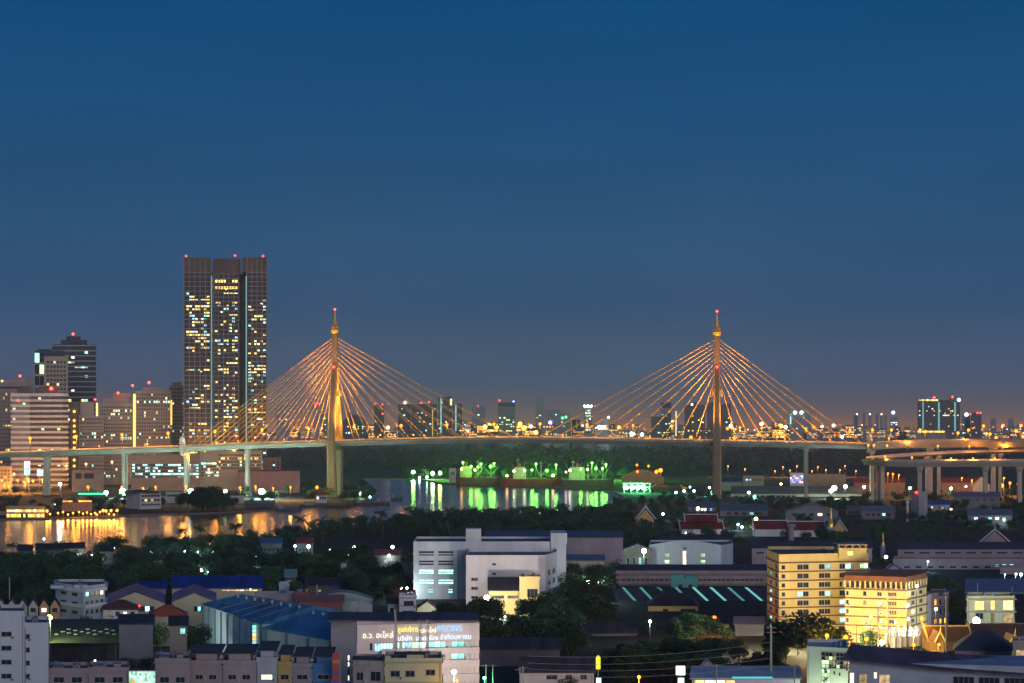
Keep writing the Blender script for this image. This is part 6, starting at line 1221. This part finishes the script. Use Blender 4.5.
for px, py in ((602, 590.5), (597.5, 593), (598.5, 582), (195, 546), (185, 551.5), (199.5, 550.8), (213.5, 552.5), (220, 546), (295, 546), (308.5, 546.5), (330, 551), (330, 554.5), (347, 555), (354, 547), (389, 555.5), (392.5, 547), (256, 556), (196, 571), (201, 570.5), (208, 571.5), (152, 551.5), (113, 547.5), (198, 552), (44, 539), (1, 555), (78, 553), (92, 555), (505, 617), (499, 619.5), (480, 621), (401, 588), (407, 588), (186.5, 631), (183, 630.5), (95, 661), (650, 621.5), (742, 527), (690, 521), (686, 533), (1005, 574.5), (1016, 574), (1021, 574.5), (991, 511), (997, 513.5), (976, 513), (920, 575), (908, 552), (928, 561.5), (951, 509.5), (1004, 520), (886, 557), (663, 514), (698, 508.5), (705, 509.5)):
    d = D(py) * .93 if py < 600 else D(py) * .9
    c_ = rng.choice([(.5, .9, 1), (.7, 1, 1), (.4, .75, 1), (.8, 1, .9), (1, .95, .85)])
    lamp('house_lamp', 'small cold lamp glowing among the dark trees and roofs of the near bank', 'lamp', px, py, d, c_, rng.choice([.9, 1.1, 1.4, 1.7]), 14, 'small cold lamps of the near bank', watts=1800)
def board(name, lab, cat, px0, px1, ya, yb, d, m, pole=True):
    t = empty(name, (X((px0 + px1) / 2, d), d, 0), lab, cat); w = (px1 - px0) / F * d / 2; z0, z1 = Z(yb, d), Z(ya, d)
    MB().box(-w, w, -.25, 0, z0, z1).build('lit_panel', [m], t)
    b = MB(); b.box(-w - .1, w + .1, .01, .3, z0 - .1, z1 + .1); b.box(-.15, .15, .02, .28, 0, z0); b.build('frame', [STEEL], t); return t
t = board('sign', 'tall yellow lit sign standing over a smaller blue white one', 'sign', 596, 600.3, 657, 669, 470, emit((1, .95, .05), 1.3)); MB().loft([[(-.5, -.25, Z(657, 470) + .12), (.5, -.25, Z(657, 470) + .12), (.5, 0, Z(657, 470) + .12), (-.5, 0, Z(657, 470) + .12)], [(-.1, -.2, Z(655.5, 470)), (.1, -.2, Z(655.5, 470)), (.1, -.05, Z(655.5, 470)), (-.1, -.05, Z(655.5, 470))]]).build('tip', [emit((1, .95, .05), 1.3)], t)
board('sign', 'small blue white lit sign below the tall yellow sign', 'sign', 596.3, 601, 678, 684, 468, emit((.5, .85, 1), 2.4))
board('sign', 'square white blue lit sign on a pole at the bottom', 'sign', 676, 685, 666, 675, 470, emit((.7, .95, 1), 2.6))
board('sign', 'small green white lit sign under the square white one', 'sign', 678, 684, 678, 684, 468, emit((.6, 1, .8), 2.2))
t = empty('sign', (X(336, 462), 462, 0), 'tall red striped shop sign beside the bright blue row house', 'sign')
b = MB()
z0, z1 = Z(684, 462), Z(653, 462)
for k in range(9): b.box(-.9, .9, -.2, .2, z0 + (z1 - z0) * k / 9, z0 + (z1 - z0) * (k + 1) / 9, 0 if k % 3 else (1 if k < 4 else 2))
b.build('panel', [mat((.55, .07, .04), .6), mat((.08, .12, .5), .6), mat((.5, .25, .2), .6)], t); MB().box(.92, 1.2, -.2, .2, 0, z1).build('post', [STEEL], t)
def pole(px, yt, d, lab, arms=2, group=None, m=CONC, r=.16):
    t = empty('utility_pole', (X(px, d), d, 0), lab, 'utility pole', group); z = Z(yt, d)
    MB().tube((0, 0, 0), (0, 0, z), r * 1.2, r, 8).build('pole', [m], t)
    for k in range(arms): MB().box(-1.3, 1.3, -.12 - r, -.01 - r, z - .5 - 1.2 * k, z - .35 - 1.2 * k).build('cross_arm', [STEEL], t)
    return t
POLEM = mat((.50, .46, .32), .8)
pole(771, 626, 470, 'tall concrete utility pole left of the glass fronted building', 2, m=POLEM, r=.28)
for px, yt, d, lab in ((493, 664, 450, 'utility pole left of the pair at the bottom centre'), (520, 668, 452, 'thinner utility pole of the pair at the bottom centre'), (523, 666, 455, 'taller utility pole of the pair at the bottom centre'), (486, 664, 455, 'slim utility pole by the green lamp'), (794.5, 665, 455, 'short utility pole beside the glass fronted building'), (716.5, 664, 460, 'pale post standing behind the white canopy'), (878, 608, 575, 'dark utility pole rising before the yellow apartment wing'), (887.5, 592, 600, 'slim pale pole before the yellow apartment wing'), (946, 596, 560, 'slim pole right of the yellow apartment wing'), (977.5, 583, 700, 'thin mast behind the lit gallery house'), (1012, 586, 720, 'thin mast behind the right end of the lit gallery house'), (9.5, 577, 700, 'thin mast in the dark field at the left edge'), (317, 585, 680, 'thin mast behind the lower blue roof'), (994.5, 516, 1000, 'slim white flag pole in front of the red temple pavilion')):
    pole(px, yt, d, lab, 1 if d < 470 else 0, r=.14 if d < 500 else .22)
for px, yt, lab in ((395.5, 608, 'lattice antenna mast with red and white bands above the old yellow building'), (420, 620, 'middle antenna mast above the old yellow building'), (427.5, 619, 'right hand antenna mast above the old yellow building')):
    d = 462; t = empty('antenna_mast', (X(px, d), d, 0), lab, 'antenna mast'); z = Z(yt, d); b = MB()
    for a in range(3):
        q = (.32 * math.cos(a * 2.09), .32 * math.sin(a * 2.09)); b.tube((q[0], q[1], 9), (q[0], q[1], z), .06, .05, 4)
    for k in range(int((z - 9) / .7)):
        for a in range(3):
            z_ = 9 + .7 * k; b.tube((.32 * math.cos(a * 2.09), .32 * math.sin(a * 2.09), z_), (.32 * math.cos(a * 2.09 + 2.09), .32 * math.sin(a * 2.09 + 2.09), z_ + .7), .035, .035, 4)
    b.build('mast', [mat((.42, .3, .28), .6)], t)
    b = MB()
    for k in range(4): b.box(-.25 + .1 * k, -.05 + .1 * k, -.6, -.4, z - 1.6 - 1.3 * k, z - .3 - 1.3 * k)
    b.build('antenna_panel', [mat((.7, .7, .7), .6)], t)
for k, (ya, yb_) in enumerate(((656, 640), (663, 648), (669, 656), (675, 663))):
    A, B = at(528, 455, Z(ya, 455)), at(771, 470, Z(yb_ + 2, 470)); t = empty('power_line', (A.x, A.y, 0), 'pale power line strung across the dark grove at the bottom', 'power line', 'power lines across the grove')
    b = MB(); prev = None
    for j in range(25):
        u = j / 24; p = A.lerp(B, u); p.z -= 1.6 * 4 * u * (1 - u); p -= Vector((A.x, A.y, 0))
        if prev is not None: b.tube(prev, p, .045, .045, 4)
        prev = p
    b.build('wire', [mat((.45, .44, .4), .5)], t)
# street below the yellow apartments and cars in it
sb = MB(); sb.face([tuple(at(px, D(py), .012)) for px, py in ((700, 672), (830, 668), (945, 662), (1060, 652), (1060, 645), (945, 650), (830, 653), (700, 662))])
structure(sb.build('street', [ASPH]))
def car(px, d, col, lab, rz, z=0):
    t = empty('car', (X(px, d), d, z), lab, 'car', None, rz)
    MB().loft([[(x, -.85, .35), (x, .85, .35), (x, .88, h_ * .6), (x, .75, h_), (x, -.75, h_), (x, -.88, h_ * .6)] for x, h_ in ((-2.1, .8), (-1.9, .95), (-1.2, 1.0), (-.8, 1.45), (.5, 1.45), (1.1, 1.0), (1.9, .9), (2.1, .7))]).build('body', [mat(col, .3, .1, 1)], t)
    for x in (-1.3, 1.3):
        for y in (-.8, .8):
            wq = MB().tube((x, y - .1, .33), (x, y + .1, .33), .33, .33, 10).build('wheel', [mat((.02, .02, .02), .8)], t); MB().tube((x, y - .11, .33), (x, y + .11, .33), .18, .18, 8).build('rim', [STEEL], wq)
    for y in (-.55, .55): MB().ball((2.1, y, .65), .16, 0, 1).build('headlight', [emit((1, .95, .8), 12)], t)
    for y in (-.6, .6): MB().ball((-2.1, y, .75), .12, 0, 1).build('tail_light', [emit((1, .03, .02), 6)], t)
for i, (px, d, col, lab, rz) in enumerate(((838, 586, (.7, .7, .7), 'white car in the street below the yellow tower', 3.0), (852, 588, (.05, .05, .06), 'black car in the street below the yellow tower', 3.05), (884, 592, (.5, .5, .52), 'silver car by the market stalls', .1), (900, 590, (.4, .04, .03), 'red car by the market stalls', 3.1))):
    car(px, d, col, lab, rz)
for px, lab in ((786, 'left car of two with headlights on the right bridge span'), (792, 'right car of two with headlights on the right bridge span')):
    q = W3(px, -8, deck_z(px) + .07); car(px, q.y, (.7, .7, .7), lab, -1.4, q.z)
